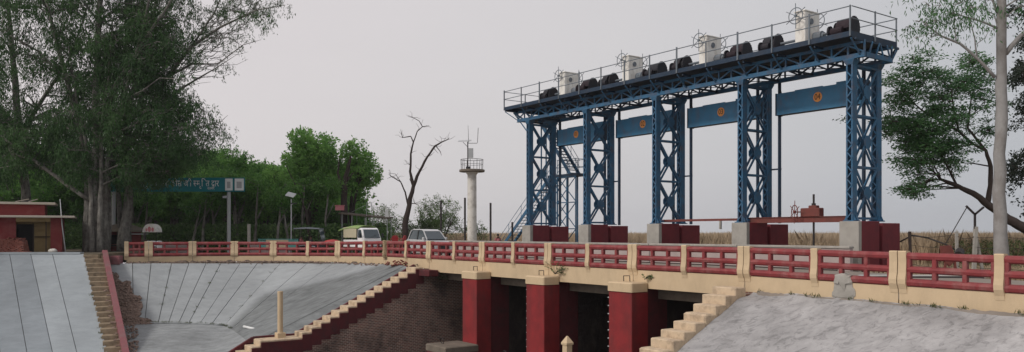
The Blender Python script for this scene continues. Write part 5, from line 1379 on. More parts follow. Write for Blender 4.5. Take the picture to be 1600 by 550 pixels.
# red plastic chairs by the canopy
def chair(loc, rz, lab):
    t_ = thing('plastic_chair', lab, 'chair', loc, rz, None)
    part('seat', MB().bbox(-.22, .22, -.22, .22, .41, .45, .02), 'red_plastic', t_)
    part('backrest', MB().loft([[(-.23, .20, .45), (.23, .20, .45), (.23, .24, .45), (-.23, .24, .45)], [(-.24, .27, .75), (.24, .27, .75), (.24, .30, .75), (-.24, .30, .75)], [(-.14, .30, .90), (.14, .30, .90), (.14, .33, .90), (-.14, .33, .90)]]), 'red_plastic', t_)
    for x in (-.2, .2):
        for y in (-.19, .19): part('leg', MB().cyl((x * 1.1, y * 1.1, 0), (x, y, .41), .022, 6), 'red_plastic', t_)
    for x in (-.25, .25): part('armrest', MB().tube([(x, -.18, .42), (x, -.18, .64), (x, .22, .66)], .02, 5), 'red_plastic', t_)
for j in range(2):
    px_ = (616, 627)[j]
    box = tag(part('wooden_platform', MB().bbox(-.4, .4, -.35, .35, 0, .62, .02), 'bark_grey', None), ('left', 'right')[j] + ' of two low wooden platforms carrying a red chair by the silver car', 'platform')
    box.location = at(px_, 59.5, -.1)
    chair(at(px_, 59.5, .52), R(200 + j * 50), ('red plastic chair left of the other, standing just behind the railing by the silver car', 'red plastic chair tucked close to the tail of the silver car')[j])
tag(part('red_tarp', MB().blob((0, 0, .22), (.7, .3, .24), 5, 2, .12), 'red_plastic', None, smooth=True), 'crumpled red tarpaulin heap just right of the electric rickshaw', 'tarpaulin').location = at(519, 64, .62)

# ------------------------------------------------------------------ white observation column with its instruments
wz = 67.0; wx = (737.5 - 800) / F * wz
wt = thing('weather_station', 'round white concrete column with railed platform and weather instruments on top', 'tower', (wx, wz, -.34))
part('column', MB().lathe([(.40, 0), (.39, 2.4), (.385, 2.42), (.38, 4.4), (.37, 6.72), (.40, 6.82), (.55, 7.0)], k=24), 'plaster_white', wt, smooth=False)
part('platform', MB().lathe([(.55, 7.0), (1.04, 7.02), (1.06, 7.06), (1.06, 7.20), (1.0, 7.22), (.2, 7.22)], k=28), 'dark_concrete', wt)
for q in range(10):
    a = 2 * math.pi * q / 10 + .2
    part('railing_post', MB().cyl((.90 * math.cos(a), .90 * math.sin(a), 7.2), (.93 * math.cos(a), .93 * math.sin(a), 8.05), .020, 6), 'dark_iron', wt)
part('railing_hoop', MB().ring((0, 0, 8.05), (0, 0, 1), .93, .022, 28, 5), 'dark_iron', wt)
part('railing_hoop', MB().ring((0, 0, 7.65), (0, 0, 1), .915, .014, 28, 5), 'dark_iron', wt)
mst = part('mast', MB().cyl((-.35, 0, 7.2), (-.35, 0, 9.55), .045, 8), 'dark_iron', wt)
part('solar_panel', MB().loft([[(-1.15, -.3, 9.50), (-.05, -.3, 9.56), (-.05, .3, 9.72), (-1.15, .3, 9.66)], [(-1.15, -.3, 9.53), (-.05, -.3, 9.59), (-.05, .3, 9.75), (-1.15, .3, 9.69)]]), 'galvanised', mst)
part('brace', MB().cyl((-.35, 0, 9.1), (-.75, 0, 9.52), .02, 6), 'dark_iron', mst)
part('instrument_box', MB().bbox(-.30, .10, -.15, .15, 8.22, 9.0, .02), 'galvanised', mst)
part('logger_box', MB().bbox(-.5, -.12, -.12, .12, 7.22, 7.48, .02), 'black_plastic', mst)
part('cross_arm', MB().tube([(-.35, 0, 9.42), (.42, 0, 9.42), (.46, 0, 9.5), (.52, 0, 10.7)], .022, 6), 'dark_iron', mst)
part('antenna', MB().tube([(-.28, 0, 9.5), (-.33, 0, 10.9)], [.022, .012], 6), 'dark_iron', mst)

# dark utility poles
for px_, ty, zz, lb in ((689, 314, 62, 'thin dark iron pole standing left of the white column among the bushes'), (726.5, 309, 61, 'dark iron pole standing close against the left of the white column'),
                        (766.5, 317, 60, 'dark iron pole standing right of the white column near the person'), (800.5, 347, 60, 'short dark iron pole at the foot of the steel access stair')):
    h_ = EYE + (HORIZON - ty) / F * zz
    o_ = tag(part('iron_pole', MB().cyl((0, 0, 0), (0, 0, h_ + .34), .075, 8).cyl((0, 0, 0), (0, 0, .5), .11, 8), 'dark_iron', None), lb, 'pole'); o_.location = at(px_, zz, -.34)

# ------------------------------------------------------------------ right side fence, posts, rusty scrap
def fpost(px, z, h, m_='concrete', w_=.06, lab=None, cat='post', lean=0):
    o_ = part('fence_post', MB().bar((0, 0, 0), (lean, 0, h), w_ * 2, w_ * 2), m_, None); o_.location = at(px, z, -.34)
    return tag(o_, lab, cat)
fence = thing('barbed_fence', 'rusty barbed wire fence on leaning concrete posts before the dry grass at right', 'fence', at(1540, 33, -.34))
fo = -Vector(fence.location)
FP = [(1424, 36, 2.0), (1496, 34.5, 2.0), (1521, 33, 3.15), (1566, 32.5, 1.9), (1625, 31, 2.1), (1700, 29, 2.1)]
for j, (px_, z, h_) in enumerate(FP):
    b_ = at(px_, z, -.34)
    if j == 2:
        part('post', MB().bar(b_, b_ + Vector((.10, 0, 2.2)), .13, .13), 'concrete', fence, loc=fo)
        part('post', MB().bar(b_ + Vector((.5, .1, 0)), b_ + Vector((.08, .05, 2.1)), .10, .10), 'concrete', fence, loc=fo)
        part('arm', MB().bar(b_ + Vector((.06, 0, 2.1)), b_ + Vector((.06, 0, 2.75)), .07, .07), 'dark_iron', fence, loc=fo)
        part('arm', MB().bar(b_ + Vector((.06, 0, 2.7)), b_ + Vector((-.30, 0, 3.05)), .07, .07), 'dark_iron', fence, loc=fo)
        part('arm', MB().bar(b_ + Vector((.06, 0, 2.7)), b_ + Vector((.42, 0, 3.0)), .07, .07), 'dark_iron', fence, loc=fo)
    else:
        part('post', MB().bar(b_, b_ + Vector((0.04 * (j - 2), 0, h_)), .10, .10), 'bark_dark' if j == 0 else 'concrete', fence, loc=fo)
for lvl in (.55, 1.0, 1.4, 1.8):
    for j in range(len(FP) - 1):
        a = at(FP[j][0], FP[j][1], -.34 + lvl); b = at(FP[j + 1][0], FP[j + 1][1], -.34 + lvl + random.uniform(-.1, .1))
        pts = [a.lerp(b, f) - Vector((0, 0, .09 * 4 * f * (1 - f))) for f in np.linspace(0, 1, 7)]
        part('wire', MB().tube(pts, .013, 4), 'dark_iron', fence, loc=fo)
cur = MB().tube([at(1406, 36.5, 1.2), at(1426, 36, 1.5), at(1450, 35.5, 1.38), at(1478, 35, 1.1), at(1500, 34.6, .75)], .035, 6)
tag(part('bent_pipe', cur, 'dark_iron', None, smooth=True), 'bent dark pipe sagging between the right pedestal and the fence', 'pipe')
tag(part('guy_wire', MB().cyl(at(1478, 34.9, 1.15), at(1512, 34, 2.75), .02, 5), 'dark_iron', None), 'slanting stay wire rising to the forked fence post', 'wire')
scr = thing('rusty_scrap', 'rusty red machine part leaning behind the railing near the fence', 'scrap', at(1484, 32, -.34))
part('plate', MB().loft([[(-.30, 0, .9), (.0, 0, .6), (.28, 0, .9), (.05, 0, 1.45), (-.35, 0, 1.42)], [(-.30, .1, .9), (.0, .1, .6), (.28, .1, .9), (.05, .1, 1.45), (-.35, .1, 1.42)]]), 'rust_beam', scr)
part('pipe_end', MB().cyl((.30, -.1, 1.05), (.52, .2, 1.2), .17, 12), 'dark_iron', scr)
part('frame', MB().bar((-.25, .05, 0), (-.1, .05, 1.0), .08).bar((.3, .05, 0), (.2, .05, 1.0), .08), 'rust_beam', scr)
gt2 = thing('pipe_heap', 'long grey pipes and planks lying on the ground behind the near railing', 'pipes', at(1460, 30, -.34))
for j in range(6):
    y = j * .28; part('pipe', MB().cyl((-2.2 + random.uniform(-.3, .3), y, .12 + .1 * (j % 2)), (2.4 + random.uniform(-.4, .4), y + random.uniform(-.3, .3), .12 + .1 * (j % 2)), .09, 8), ('concrete', 'dark_iron', 'galvanised')[j % 3], gt2)

# small weeds rooted on the pier caps
def weed(loc, n_, h_, lab, seed):
    rr = random.Random(seed); t_ = thing('weed', lab, 'plant', loc)
    stm = MB(); lv = []; 
    for _ in range(n_):
        a = rr.uniform(-.6, 2.0); L = h_ * rr.uniform(.5, 1.1); d = Vector((math.cos(a), -.3 + rr.uniform(-.3, .3), rr.uniform(.1, .9))).normalized()
        pts = [Vector((0, 0, 0)), d * L * .5 + Vector((0, 0, .05)), d * L - Vector((0, 0, .1 * L))]
        stm.tube(pts, [.012, .008, .004], 4)
        for f in np.linspace(.3, 1, 9):
            p = pts[0].lerp(pts[1], f * 2) if f < .5 else pts[1].lerp(pts[2], f * 2 - 1)
            s_ = .06 * rr.uniform(.7, 1.3); q = Vector((rr.uniform(-1, 1), rr.uniform(-1, 1), rr.uniform(-.5, .5))).normalized() * s_
            r_ = q.orthogonal().normalized() * s_ * .5
            lv.append([p, p + q * .6 + r_, p + q * 1.4, p + q * .6 - r_])
    part('stem', stm, 'bark_dark', t_)
    lm = MB()
    for q in lv: lm.add(q, [(0, 1, 2, 3)])
    part('leaves', lm, 'leaf_bush', t_)
weed(P(12.8, -.25, -.42), 16, .95, 'straggly weed growing from the middle pier cap', 3)
weed(P(18.9, -.2, -.40), 7, .5, 'tiny weed growing from the right pier cap by the beam joint', 4)
weed(P(.9, .3, -1.3), 9, .6, 'dry weed hanging at the shaded far abutment', 5)

# ================================================================== VEGETATION
def leaf_quads(cen, dirs, ln, wd, g):
    """diamond leaves: cen (N,3), dirs (N,3) unit"""
    n = len(cen); r = g.normal(size=(n, 3)); side = np.cross(dirs, r); side /= (np.linalg.norm(side, axis=1, keepdims=True) + 1e-9)
    L = (ln * g.uniform(.6, 1.3, n))[:, None]; W = (wd * g.uniform(.7, 1.3, n))[:, None]
    a = cen; b = cen + dirs * L * .45 + side * W * .5; c = cen + dirs * L; d = cen + dirs * L * .45 - side * W * .5
    v = np.stack([a, b, c, d], 1).reshape(-1, 3); q = np.arange(n * 4).reshape(n, 4)
    return v, q
def clump_leaves(c, r, n, style, g, ln, wd, sub):
    """n leaves gathered on small sprays inside an ellipsoid; returns (verts, spray centres)"""
    ns = max(3, n // sub)
    d = g.normal(size=(ns, 3)); d /= np.linalg.norm(d, axis=1, keepdims=True)
    rad = g.uniform(.35, 1.0, ns) ** .6
    sc_ = np.array(c) + d * rad[:, None] * np.array(r)
    k = max(1, n // ns)
    base = np.repeat(sc_, k, 0); N_ = len(base)
    if style == 'weep':
        t = g.uniform(0, 1, N_)[:, None]
        sp = np.repeat(g.normal(size=(ns, 3)) * np.array([.35, .35, .1]), k, 0)
        cen = base + sp * t + np.array([0, 0, -1.0]) * t * np.repeat(g.uniform(.3, 1.1, ns), k)[:, None] + g.normal(size=(N_, 3)) * .09
        dirs = g.normal(size=(N_, 3)) * .45 + np.array([0, 0, -1.0])
    elif style == 'flat':
        ax = np.repeat(d, k, 0); 
        cen = base + g.normal(size=(N_, 3)) * np.array([.22, .22, .05])
        dirs = g.normal(size=(N_, 3)) * np.array([.7, .7, .25]) + ax * .5 + np.array([0, 0, -.15])
    else:
        cen = base + g.normal(size=(N_, 3)) * .13 * (np.mean(r) ** .5)
        dirs = g.normal(size=(N_, 3)) + np.repeat(d, k, 0) * .8
    dirs /= np.linalg.norm(dirs, axis=1, keepdims=True)
    return leaf_quads(cen, dirs, ln, wd, g)[0], sc_
def bez(a, b, rr, sag=.12):
    a, b = Vector(a), Vector(b); L = (b - a).length
    m1 = a.lerp(b, .35) + Vector((rr.uniform(-1, 1), rr.uniform(-1, 1), rr.uniform(.0, 1.2))) * L * sag
    m2 = a.lerp(b, .7) + Vector((rr.uniform(-1, 1), rr.uniform(-1, 1), rr.uniform(-.2, .9))) * L * sag
    return [a, m1, m2, b]
def tree(name, label, cat, loc, limbs, clumps, bark, leafm, style='tuft', ln=.2, wd=.1, sub=14, seed=1, group=None, twigs=5, brad=.05):
    """limbs/clumps in world coordinates; clumps: (centre, radii, n leaves)"""
    rr = random.Random(seed); g = np.random.default_rng(seed)
    t_ = thing(name, label, cat, loc, 0, group); off = -Vector(loc)
    wood = MB(); nodes = []
    for pts, rad in limbs:
        pts = [Vector(p) for p in pts]
        # subdivide and roughen
        P2 = []; R2 = []
        for i in range(len(pts) - 1):
            for j in range(3):
                f = j / 3; P2.append(pts[i].lerp(pts[i + 1], f) + (Vector((rr.uniform(-1, 1), rr.uniform(-1, 1), 0)) * rad[i] * .22 if (i or j) else Vector())); R2.append((rad[i] + (rad[i + 1] - rad[i]) * f) * rr.uniform(.94, 1.06))
        P2.append(pts[-1]); R2.append(rad[-1])
        wood.tube(P2, R2, 10 if rad[0] > .15 else 6)
        nodes += [(p, r_) for p, r_ in zip(P2, R2)]
    allv = []
    for (c, r, n) in clumps:
        c = Vector(c)
        best = min(nodes, key=lambda q: (q[0] - c).length + max(0, q[0].z - c.z + .3) * 1.5)
        L = (best[0] - c).length
        if L > .3:
            cc = bez(best[0], c, rr); r0 = min(best[1] * .6, brad + L * .012)
            wood.tube(cc, [r0, r0 * .75, r0 * .5, r0 * .3], 5, False)
        if n > 0:
            v, sc_ = clump_leaves(c, r, n, style, g, ln, wd, sub); allv.append(v)
            for q in sc_[:: max(1, len(sc_) // twigs)]:
                cc = bez(c, q, rr, .2); wood.tube(cc, [.022, .016, .011, .006], 3, False)
    part('trunk', wood, bark, t_, loc=off, smooth=True)
    if allv:
        v = np.concatenate(allv) + np.array(off)
        q = np.arange(len(v)).reshape(-1, 4)
        link('crown', npmesh('crown', v, q, leafm), t_)
    return t_

# ---- big grove at left: crowns laid out over its real spread
def grove_clumps(pxr, n, seed, leaves, zr, dens):
    rr = random.Random(seed); out = []
    poly = [(-140, -110), (455, -110), (440, 8), (400, 50), (352, 88), (318, 128), (292, 146), (322, 168), (346, 185), (350, 212), (332, 238), (300, 262), (235, 276), (240, 266), (225, 290), (190, 280), (130, 270), (60, 262), (-140, 275)]
    tries = 0
    while len(out) < n and tries < 20000:
        tries += 1
        px, py = rr.uniform(*pxr), rr.uniform(-110, 285)
        if not inpoly(px, py, poly): continue
        k = dens(px, py)
        if rr.random() > k: continue
        z = rr.uniform(*zr); r = rr.uniform(.7, 1.35)
        out.append((atp(px, py, z), (r * 1.15, r, r * .9), int(leaves * r * (0.55 + .45 * k))))
    return out
def densA(px, py):
    d = .55 + .45 * min(1, max(0, (py + 40) / 180))
    if px > 270 and py < 140: d = .30
    if 15 < px < 85 and 30 < py < 190: d *= .6
    if 130 < px < 190 and py < 60: d *= .6
    return min(1, d)
zA = 62.0
A = lambda px, py, dz=0: atp(px, py, zA + dz)
gA = lambda px, dz=0, z=-.34: at(px, zA + dz, z)
limbsA = [([gA(149), A(149, 330), A(152, 250, .3), A(150, 160, .8), A(153, 70, 1.5), A(158, -40, 2), A(165, -130, 2)], [.56, .40, .33, .30, .26, .18, .08]),
          ([gA(144, -.5), A(143, 330, -.5), A(141, 280, -.3), A(134, 220, .3), A(118, 150, .8), A(105, 60, 1)], [.30, .19, .16, .13, .09, .04]),
          ([gA(168, .9), A(171, 330, .9), A(170, 260, .9), A(186, 190, .8), A(196, 100, .6)], [.24, .15, .12, .09, .05]),
          ([gA(156, -.55), A(156, 330, -.5), A(159, 270, -.4), A(158, 200, -.3), A(170, 120, 0), A(176, 30, 0)], [.28, .18, .15, .13, .09, .04]),
          ([gA(137, .4), A(138, 330, .4), A(136, 260, .6), A(120, 180, 1), A(95, 90, 1.4), A(70, -10, 2), A(40, -120, 2)], [.5, .30, .26, .22, .17, .12, .05]),
          ([gA(161, .3), A(163, 330, .3), A(166, 270, .2), A(178, 210, 0), A(200, 130, -.4), A(225, 40, -.8), A(248, -80, -1)], [.42, .26, .20, .18, .15, .10, .04]),
          ([A(140, 312, .2), A(112, 294, -.2), A(80, 270, -.6), A(40, 240, -1), A(-10, 205, -1.5), A(-60, 160, -2)], [.20, .16, .14, .11, .07, .03]),
          ([A(152, 215, .5), A(182, 130, 0), A(228, 60, -.8), A(262, 10, -1.3), A(290, -50, -1.5)], [.20, .17, .13, .09, .05]),
          ([A(108, 130, 1), A(60, 80, .5), A(8, 52, 0), A(-40, 30, 0)], [.12, .09, .06, .03])]
tree('eucalyptus_tree', 'huge many stemmed tree with drooping dark foliage rising behind the brown stairs', 'tree', gA(149), limbsA,
     grove_clumps((-20, 300), 330, 3, 400, (59.5, 66.5), densA), 'bark_grey', 'leaf_grove', 'weep', .26, .062, 15, 21, 'grove of big trees at left', 5, .06)
zB = 64.5
Bq = lambda px, py, dz=0: atp(px, py, zB + dz)
rr = random.Random(55); XT = []
for _ in range(120):   # fine leafless twigs spreading from the long upper limbs
    px0 = rr.uniform(235, 400); lim = 130 - (px0 - 262) * .9 if px0 > 262 else 140
    py0 = max(2, lim + rr.uniform(-45, 25)); L = rr.uniform(22, 75); a_ = rr.uniform(-.95, .25)
    d0 = -1.2 + rr.uniform(-1.2, 1.2)
    q0 = Bq(px0, py0, d0); pts = [q0]
    for k_ in range(1, 5): pts.append(Bq(px0 + L * k_ / 4 * math.cos(a_) + rr.uniform(-3, 3), py0 + L * k_ / 4 * math.sin(a_) - k_ * k_ * .5 + rr.uniform(-3, 3), d0))
    if pts[-1].x > Bq(425, 0).x: continue
    XT.append((pts, [.030, .024, .018, .013, .008]))
limbsB = [([at(197, zB, -.34), Bq(198, 340), Bq(200, 290), Bq(195, 220), Bq(203, 150, -.5), Bq(230, 90, -1), Bq(245, 0, -1), Bq(250, -90)], [.62, .40, .30, .26, .22, .16, .1, .05]),
          ([at(188, zB + .6, -.34), Bq(187, 330, .6), Bq(184, 270, .8), Bq(170, 190, 1), Bq(160, 100, 1.2)], [.30, .20, .17, .13, .07]),
          ([Bq(197, 232, -.1), Bq(228, 180, -.8), Bq(262, 120, -1.2), Bq(300, 72, -1.6), Bq(345, 42, -2), Bq(400, 16, -2.3), Bq(446, 8, -2.5)], [.24, .21, .17, .13, .09, .05, .015]),
          ([Bq(262, 120, -1.2), Bq(300, 100, -1.6), Bq(340, 100, -2), Bq(380, 70, -2.2), Bq(408, 62, -2.4)], [.10, .08, .05, .03, .01]),
          ([Bq(300, 72, -1.6), Bq(335, 20, -1.8), Bq(360, -40, -2)], [.09, .06, .03]),
          ([Bq(230, 178, -.8), Bq(265, 150, -1.2), Bq(300, 128, -1.6), Bq(335, 108, -2.0), Bq(372, 84, -2.4)], [.12, .10, .07, .04, .012]),
          *XT, ([Bq(228, 180, -.8), Bq(270, 195, -1), Bq(310, 200, -1.3), Bq(345, 190, -1.5), Bq(356, 180, -1.6)], [.11, .08, .05, .025, .01])]
densB = lambda px, py: (.34 if (px > 285 and py < 100) else .2 if (px > 285 and py < 140) else densA(px, py))
tree('eucalyptus_tree', 'tall leaning tree whose thin upper limbs reach right over the sky', 'tree', at(197, zB, -.34), limbsB,
     grove_clumps((150, 450), 290, 8, 330, (60.5, 67.5), densB), 'bark_grey', 'leaf_grove', 'weep', .25, .055, 14, 22, 'grove of big trees at left', 6, .05)
zC = 68.0
limbsC = [([at(40, zC, -.34), atp(42, 300, zC), atp(30, 200, zC), atp(20, 90, zC), atp(10, -30, zC), atp(0, -120, zC)], [.55, .36, .30, .22, .14, .06]),
          ([atp(32, 210, zC), atp(70, 150, zC), atp(110, 90, zC), atp(140, 0, zC)], [.2, .15, .1, .05]),
          ([atp(30, 200, zC), atp(-20, 150, zC), atp(-70, 90, zC), atp(-120, 20, zC)], [.2, .15, .1, .05])]
tree('eucalyptus_tree', 'dark drooping tree at the far left edge behind the red hut', 'tree', at(40, zC, -.34), limbsC,
     grove_clumps((-140, 130), 190, 14, 380, (65, 71), densA), 'bark_grey', 'leaf_grove', 'weep', .27, .065, 15, 23, 'grove of big trees at left', 4, .06)

# ---- background broadleaf trees
def crown_clumps(c, R3, n, leaves, rr, rmin=.5, rmax=1.0, bottom=-.75):
    out = []
    while len(out) < n:
        d = Vector((rr.gauss(0, 1), rr.gauss(0, 1), rr.gauss(0, 1))).normalized()
        if d.z < bottom: continue
        k = rr.uniform(.35, .98)
        p = Vector(c) + Vector((d.x * R3[0] * k, d.y * R3[1] * k, d.z * R3[2] * k))
        r = rr.uniform(rmin, rmax); out.append((p, (r * 1.1, r * 1.1, r * .8), int(leaves * r)))
    return out
def simple_tree(name, label, px, z, top, w, leafm, seed, n=26, leaves=240, ln=.24, wd=.13, trunk_r=.22, bark='bark_dark', style='tuft', base=.25, group=None, gz_=-.34, rmin=.6, rmax=1.2, cat='tree', fork=3):
    rr = random.Random(seed); b = at(px, z, gz_)
    H = EYE + (HORIZON - top) / F * z
    h0 = gz_ + (H - gz_) * base; cz = (h0 + H) / 2; W = w / F * z / 2
    limbs = [([b, b + Vector((rr.uniform(-.2, .2), 0, (h0 - gz_) * .6)), Vector((b.x + rr.uniform(-.3, .3), b.y, h0 + .3)), Vector((b.x + rr.uniform(-.5, .5), b.y, cz)), Vector((b.x + rr.uniform(-.6, .6), b.y, H - (H - cz) * .45))], [trunk_r * 1.3, trunk_r, trunk_r * .85, trunk_r * .5, trunk_r * .2])]
    for _ in range(fork):
        s_ = Vector((b.x, b.y, h0 * rr.uniform(.8, 1.1) + .1)); a = rr.uniform(0, 6.28)
        e_ = Vector((b.x + math.cos(a) * W * .6, b.y + math.sin(a) * W * .6, cz + rr.uniform(0, .4) * (H - cz)))
        limbs.append(([s_, s_.lerp(e_, .5) + Vector((0, 0, .3)), e_], [trunk_r * .6, trunk_r * .4, trunk_r * .15]))
    cl = crown_clumps((b.x, b.y, cz), (W * .86, min(W, 4.0), (H - h0) / 2 * .88), n, leaves, rr, rmin, rmax)
    return tree(name, label, cat, b, limbs, cl, bark, leafm, style, ln, wd, 12, seed, group, 3, .04)

simple_tree('broadleaf_tree', 'tall bright green tree rising above the electric rickshaw', 487, 78, 184, 96, 'leaf_bright', 31, 60, 330, .26, .16, .30, base=.2, rmin=.7, rmax=1.3)
simple_tree('broadleaf_tree', 'bright green tree with spreading crown above the mini truck', 552, 77, 220, 74, 'leaf_bright', 32, 34, 300, .26, .16, .22, base=.35, rmin=.6, rmax=1.1)
simple_tree('broadleaf_tree', 'light green round tree between the green sign and the tallest tree', 424, 80, 250, 78, 'leaf_bright', 33, 34, 300, .24, .14, .2, base=.2, rmin=.7, rmax=1.2)
simple_tree('broadleaf_tree', 'deep green tree just right of the big grove above the sign', 352, 84, 214, 92, 'leaf_forest', 34, 44, 320, .24, .14, .3, base=.15, rmin=.8, rmax=1.4)
# dead black trunk in front of the bright crown
dz = 75.0
def deadtree(name, label, base, limbs, seed, bark='bark_dark'):
    t_ = tree(name, label, 'tree', base, limbs, [], bark, 'leaf_forest', seed=seed); return t_
D = lambda px, py, d=0: atp(px, py, dz + d)
deadtree('dead_tree', 'black leafless forked trunk standing before the bright green crown', at(538, dz, -.34),
         [([at(538, dz, -.34), D(537, 340), D(538, 300), D(540, 280), D(545, 258), D(548, 244)], [.40, .33, .28, .24, .16, .07]),
          ([D(538, 298), D(531, 284), D(528, 270), D(530, 248)], [.20, .15, .10, .04]),
          ([D(540, 285), D(550, 272), D(556, 268)], [.10, .06, .02])], 41)
deadtree('dead_tree', 'thin black leafless stem leaning left inside the forest edge', at(486, 73, -.34), [([at(486, 73, -.34), atp(478, 330, 73), atp(462, 290, 73), atp(447, 258, 73)], [.14, .10, .07, .03])], 42)
# forked bare tree left of the white column
ez2 = 70.0
E = lambda px, py, d=0: atp(px, py, ez2 + d)
deadtree('dead_tree', 'bare crooked dead tree with two long forks left of the white column', at(632, ez2, -.34),
         [([at(632, ez2, -.34), E(633, 350), E(639, 320), E(646, 290), E(641, 268), E(642, 240), E(646, 222)], [0.328, 0.257, 0.211, 0.164, 0.101, 0.078, 0.062]),
          ([E(646, 291), E(655, 268), E(668, 245), E(680, 228), E(690, 222), E(700, 218), E(702, 215)], [0.156, 0.117, 0.094, 0.078, 0.055, 0.031, 0.012]),
          ([E(681, 228), E(688, 237), E(690, 243)], [0.047, 0.031, 0.012]), ([E(678, 232), E(685, 240)], [0.031, 0.008]),
          ([E(646, 222), E(642, 213), E(629, 215), E(626, 202)], [0.055, 0.047, 0.035, 0.012]), ([E(629, 215), E(627, 209)], [0.031, 0.009]),
          ([E(646, 222), E(652, 205), E(660, 198), E(655, 189), E(646, 184), E(637, 180)], [0.055, 0.047, 0.039, 0.031, 0.023, 0.009]),
          ([E(660, 198), E(671, 196)], [0.035, 0.009]), ([E(652, 206), E(655, 200), E(650, 192)], [0.031, 0.016, 0.008]), ([E(647, 184), E(643, 190)], [0.016, 0.006]),
          ([E(638, 322), E(633, 300), E(626, 284), E(612, 276), E(607, 272)], [0.094, 0.070, 0.055, 0.031, 0.009]), ([E(626, 284), E(618, 272), E(606, 270)], [0.039, 0.023, 0.008]), ([E(612, 276), E(605, 279)], [0.023, 0.008]),
          ([E(640, 318), E(648, 318), E(656, 322)], [0.047, 0.031, 0.008]), ([E(648, 318), E(657, 314)], [0.023, 0.008]), ([E(645, 290), E(640, 280), E(644, 272)], [0.039, 0.023, 0.008])], 43)
dt_ = [o for o in sc.objects if o.get('label', '').startswith('bare crooked')][0]
rr = random.Random(64)
for (px_, py_) in ((642, 240), (641, 258), (655, 268), (668, 245), (690, 222), (660, 198), (629, 215), (620, 280), (646, 184), (648, 318), (700, 218), (680, 228), (612, 276)):
    for _ in range(3):
        a_ = rr.uniform(-3.0, .0); q_ = [E(px_, py_)]
        for k_ in range(1, 4): q_.append(E(px_ + math.cos(a_) * 4.0 * k_ + rr.uniform(-2, 2), py_ + math.sin(a_) * 4.0 * k_ + rr.uniform(-2, 2)))
        part('twig', MB().tube([p_ - Vector(dt_.location) for p_ in q_], [.022, .018, .013, .008], 4), 'bark_dark', dt_)
# bushes behind
simple_tree('bushy_tree', 'thin grey green bushy tree between the dead tree and the white column', 690, 86, 296, 88, 'leaf_bush', 51, 40, 190, .17, .07, .10, base=.1, rmin=.5, rmax=1.1, cat='bush', fork=6)
simple_tree('bushy_tree', 'sparse grey green bush left of the dead tree behind the canopy', 608, 88, 316, 70, 'leaf_bush', 52, 28, 170, .17, .07, .10, base=.08, rmin=.5, rmax=1.0, cat='bush', fork=5)
simple_tree('bushy_tree', 'rounded green bush low behind the silver car', 672, 80, 330, 62, 'leaf_bush', 53, 24, 260, .18, .09, .08, base=.05, rmin=.5, rmax=.9, cat='bush')
simple_tree('bushy_tree', 'small green bush peeping out right of the white column', 745, 78, 346, 34, 'leaf_bush', 54, 12, 220, .16, .08, .06, base=.05, rmin=.4, rmax=.7, cat='bush')
simple_tree('bushy_tree', 'low bush at the foot of the dead tree', 640, 84, 338, 46, 'leaf_bush', 55, 16, 220, .17, .08, .06, base=.05, rmin=.5, rmax=.8, cat='bush')

# forest rows: three prototypes, copied
protos = []
places = []
rr = random.Random(77)
for row, (z, top, st_) in enumerate(((78, 268, 46), (86, 248, 50), (96, 232, 52), (108, 222, 56))):
    px = -70 + row * 17
    while px < 585 - row * 16:
        t_ = top + rr.uniform(-18, 22) + (max(0, px - 330) * .16) + (max(0, px - 500) * .5)
        places.append((px + rr.uniform(-10, 10), z + rr.uniform(-3, 3), t_)); px += st_ * rr.uniform(.8, 1.2)
desc_a = ['dark leafy forest tree', 'dense low branching forest tree', 'slender forest tree', 'rounded dark forest tree']
rowname = ['front row', 'second row', 'third row', 'rearmost row']
FG = 'forest trees behind the far road'
def forest_label(i, px, z):
    near = 'behind the red hut' if px < 110 else 'behind the brown stairs' if px < 230 else 'behind the green sign' if px < 385 else 'behind the solar street light' if px < 470 else 'behind the rickshaw and truck'
    return near
protoM = [simple_tree('forest_tree', 'tmp', 300, 80, 250, 88, m_, 60 + q, 26, 300, .27, .16, .20, bark='bark_grey', base=.28, group=FG, rmin=.8, rmax=1.5) for q, m_ in enumerate(('leaf_forest', 'leaf_forest', 'leaf_bright', 'leaf_forest'))]
pH = EYE + (HORIZON - 250) / F * 80 + .34
rows_seen = {}
for i, (px, z, t_) in enumerate(places):
    src = protoM[i % 4] if not (i % 4 == 2 and px < 300) else protoM[1]
    used = src.get('used', 0)
    if used: o_ = copy_tree(src)
    else: o_ = src; src['used'] = 1
    o_.location = at(px, z, -.34); o_.rotation_euler = (0, 0, rr.uniform(0, 6.28))
    s_ = (EYE + (HORIZON - t_) / F * z + .34) / pH; o_.scale = (max(s_, .8), max(s_, .8), s_)
    row = min(3, max(0, int((z - 73) / 10.5)))
    key = (forest_label(i, px, z), row); rows_seen[key] = rows_seen.get(key, 0) + 1
    ordn = ['leftmost', 'next', 'third', 'fourth', 'fifth', 'sixth', 'seventh'][min(rows_seen[key] - 1, 6)]
    o_['label'] = 'forest tree of the %s %s, %s from the left' % (rowname[row], key[0], ordn)
for s_ in protoM:
    if 'used' in s_: del s_['used']
for o_ in sc.objects:
    if 'used' in o_: del o_['used']
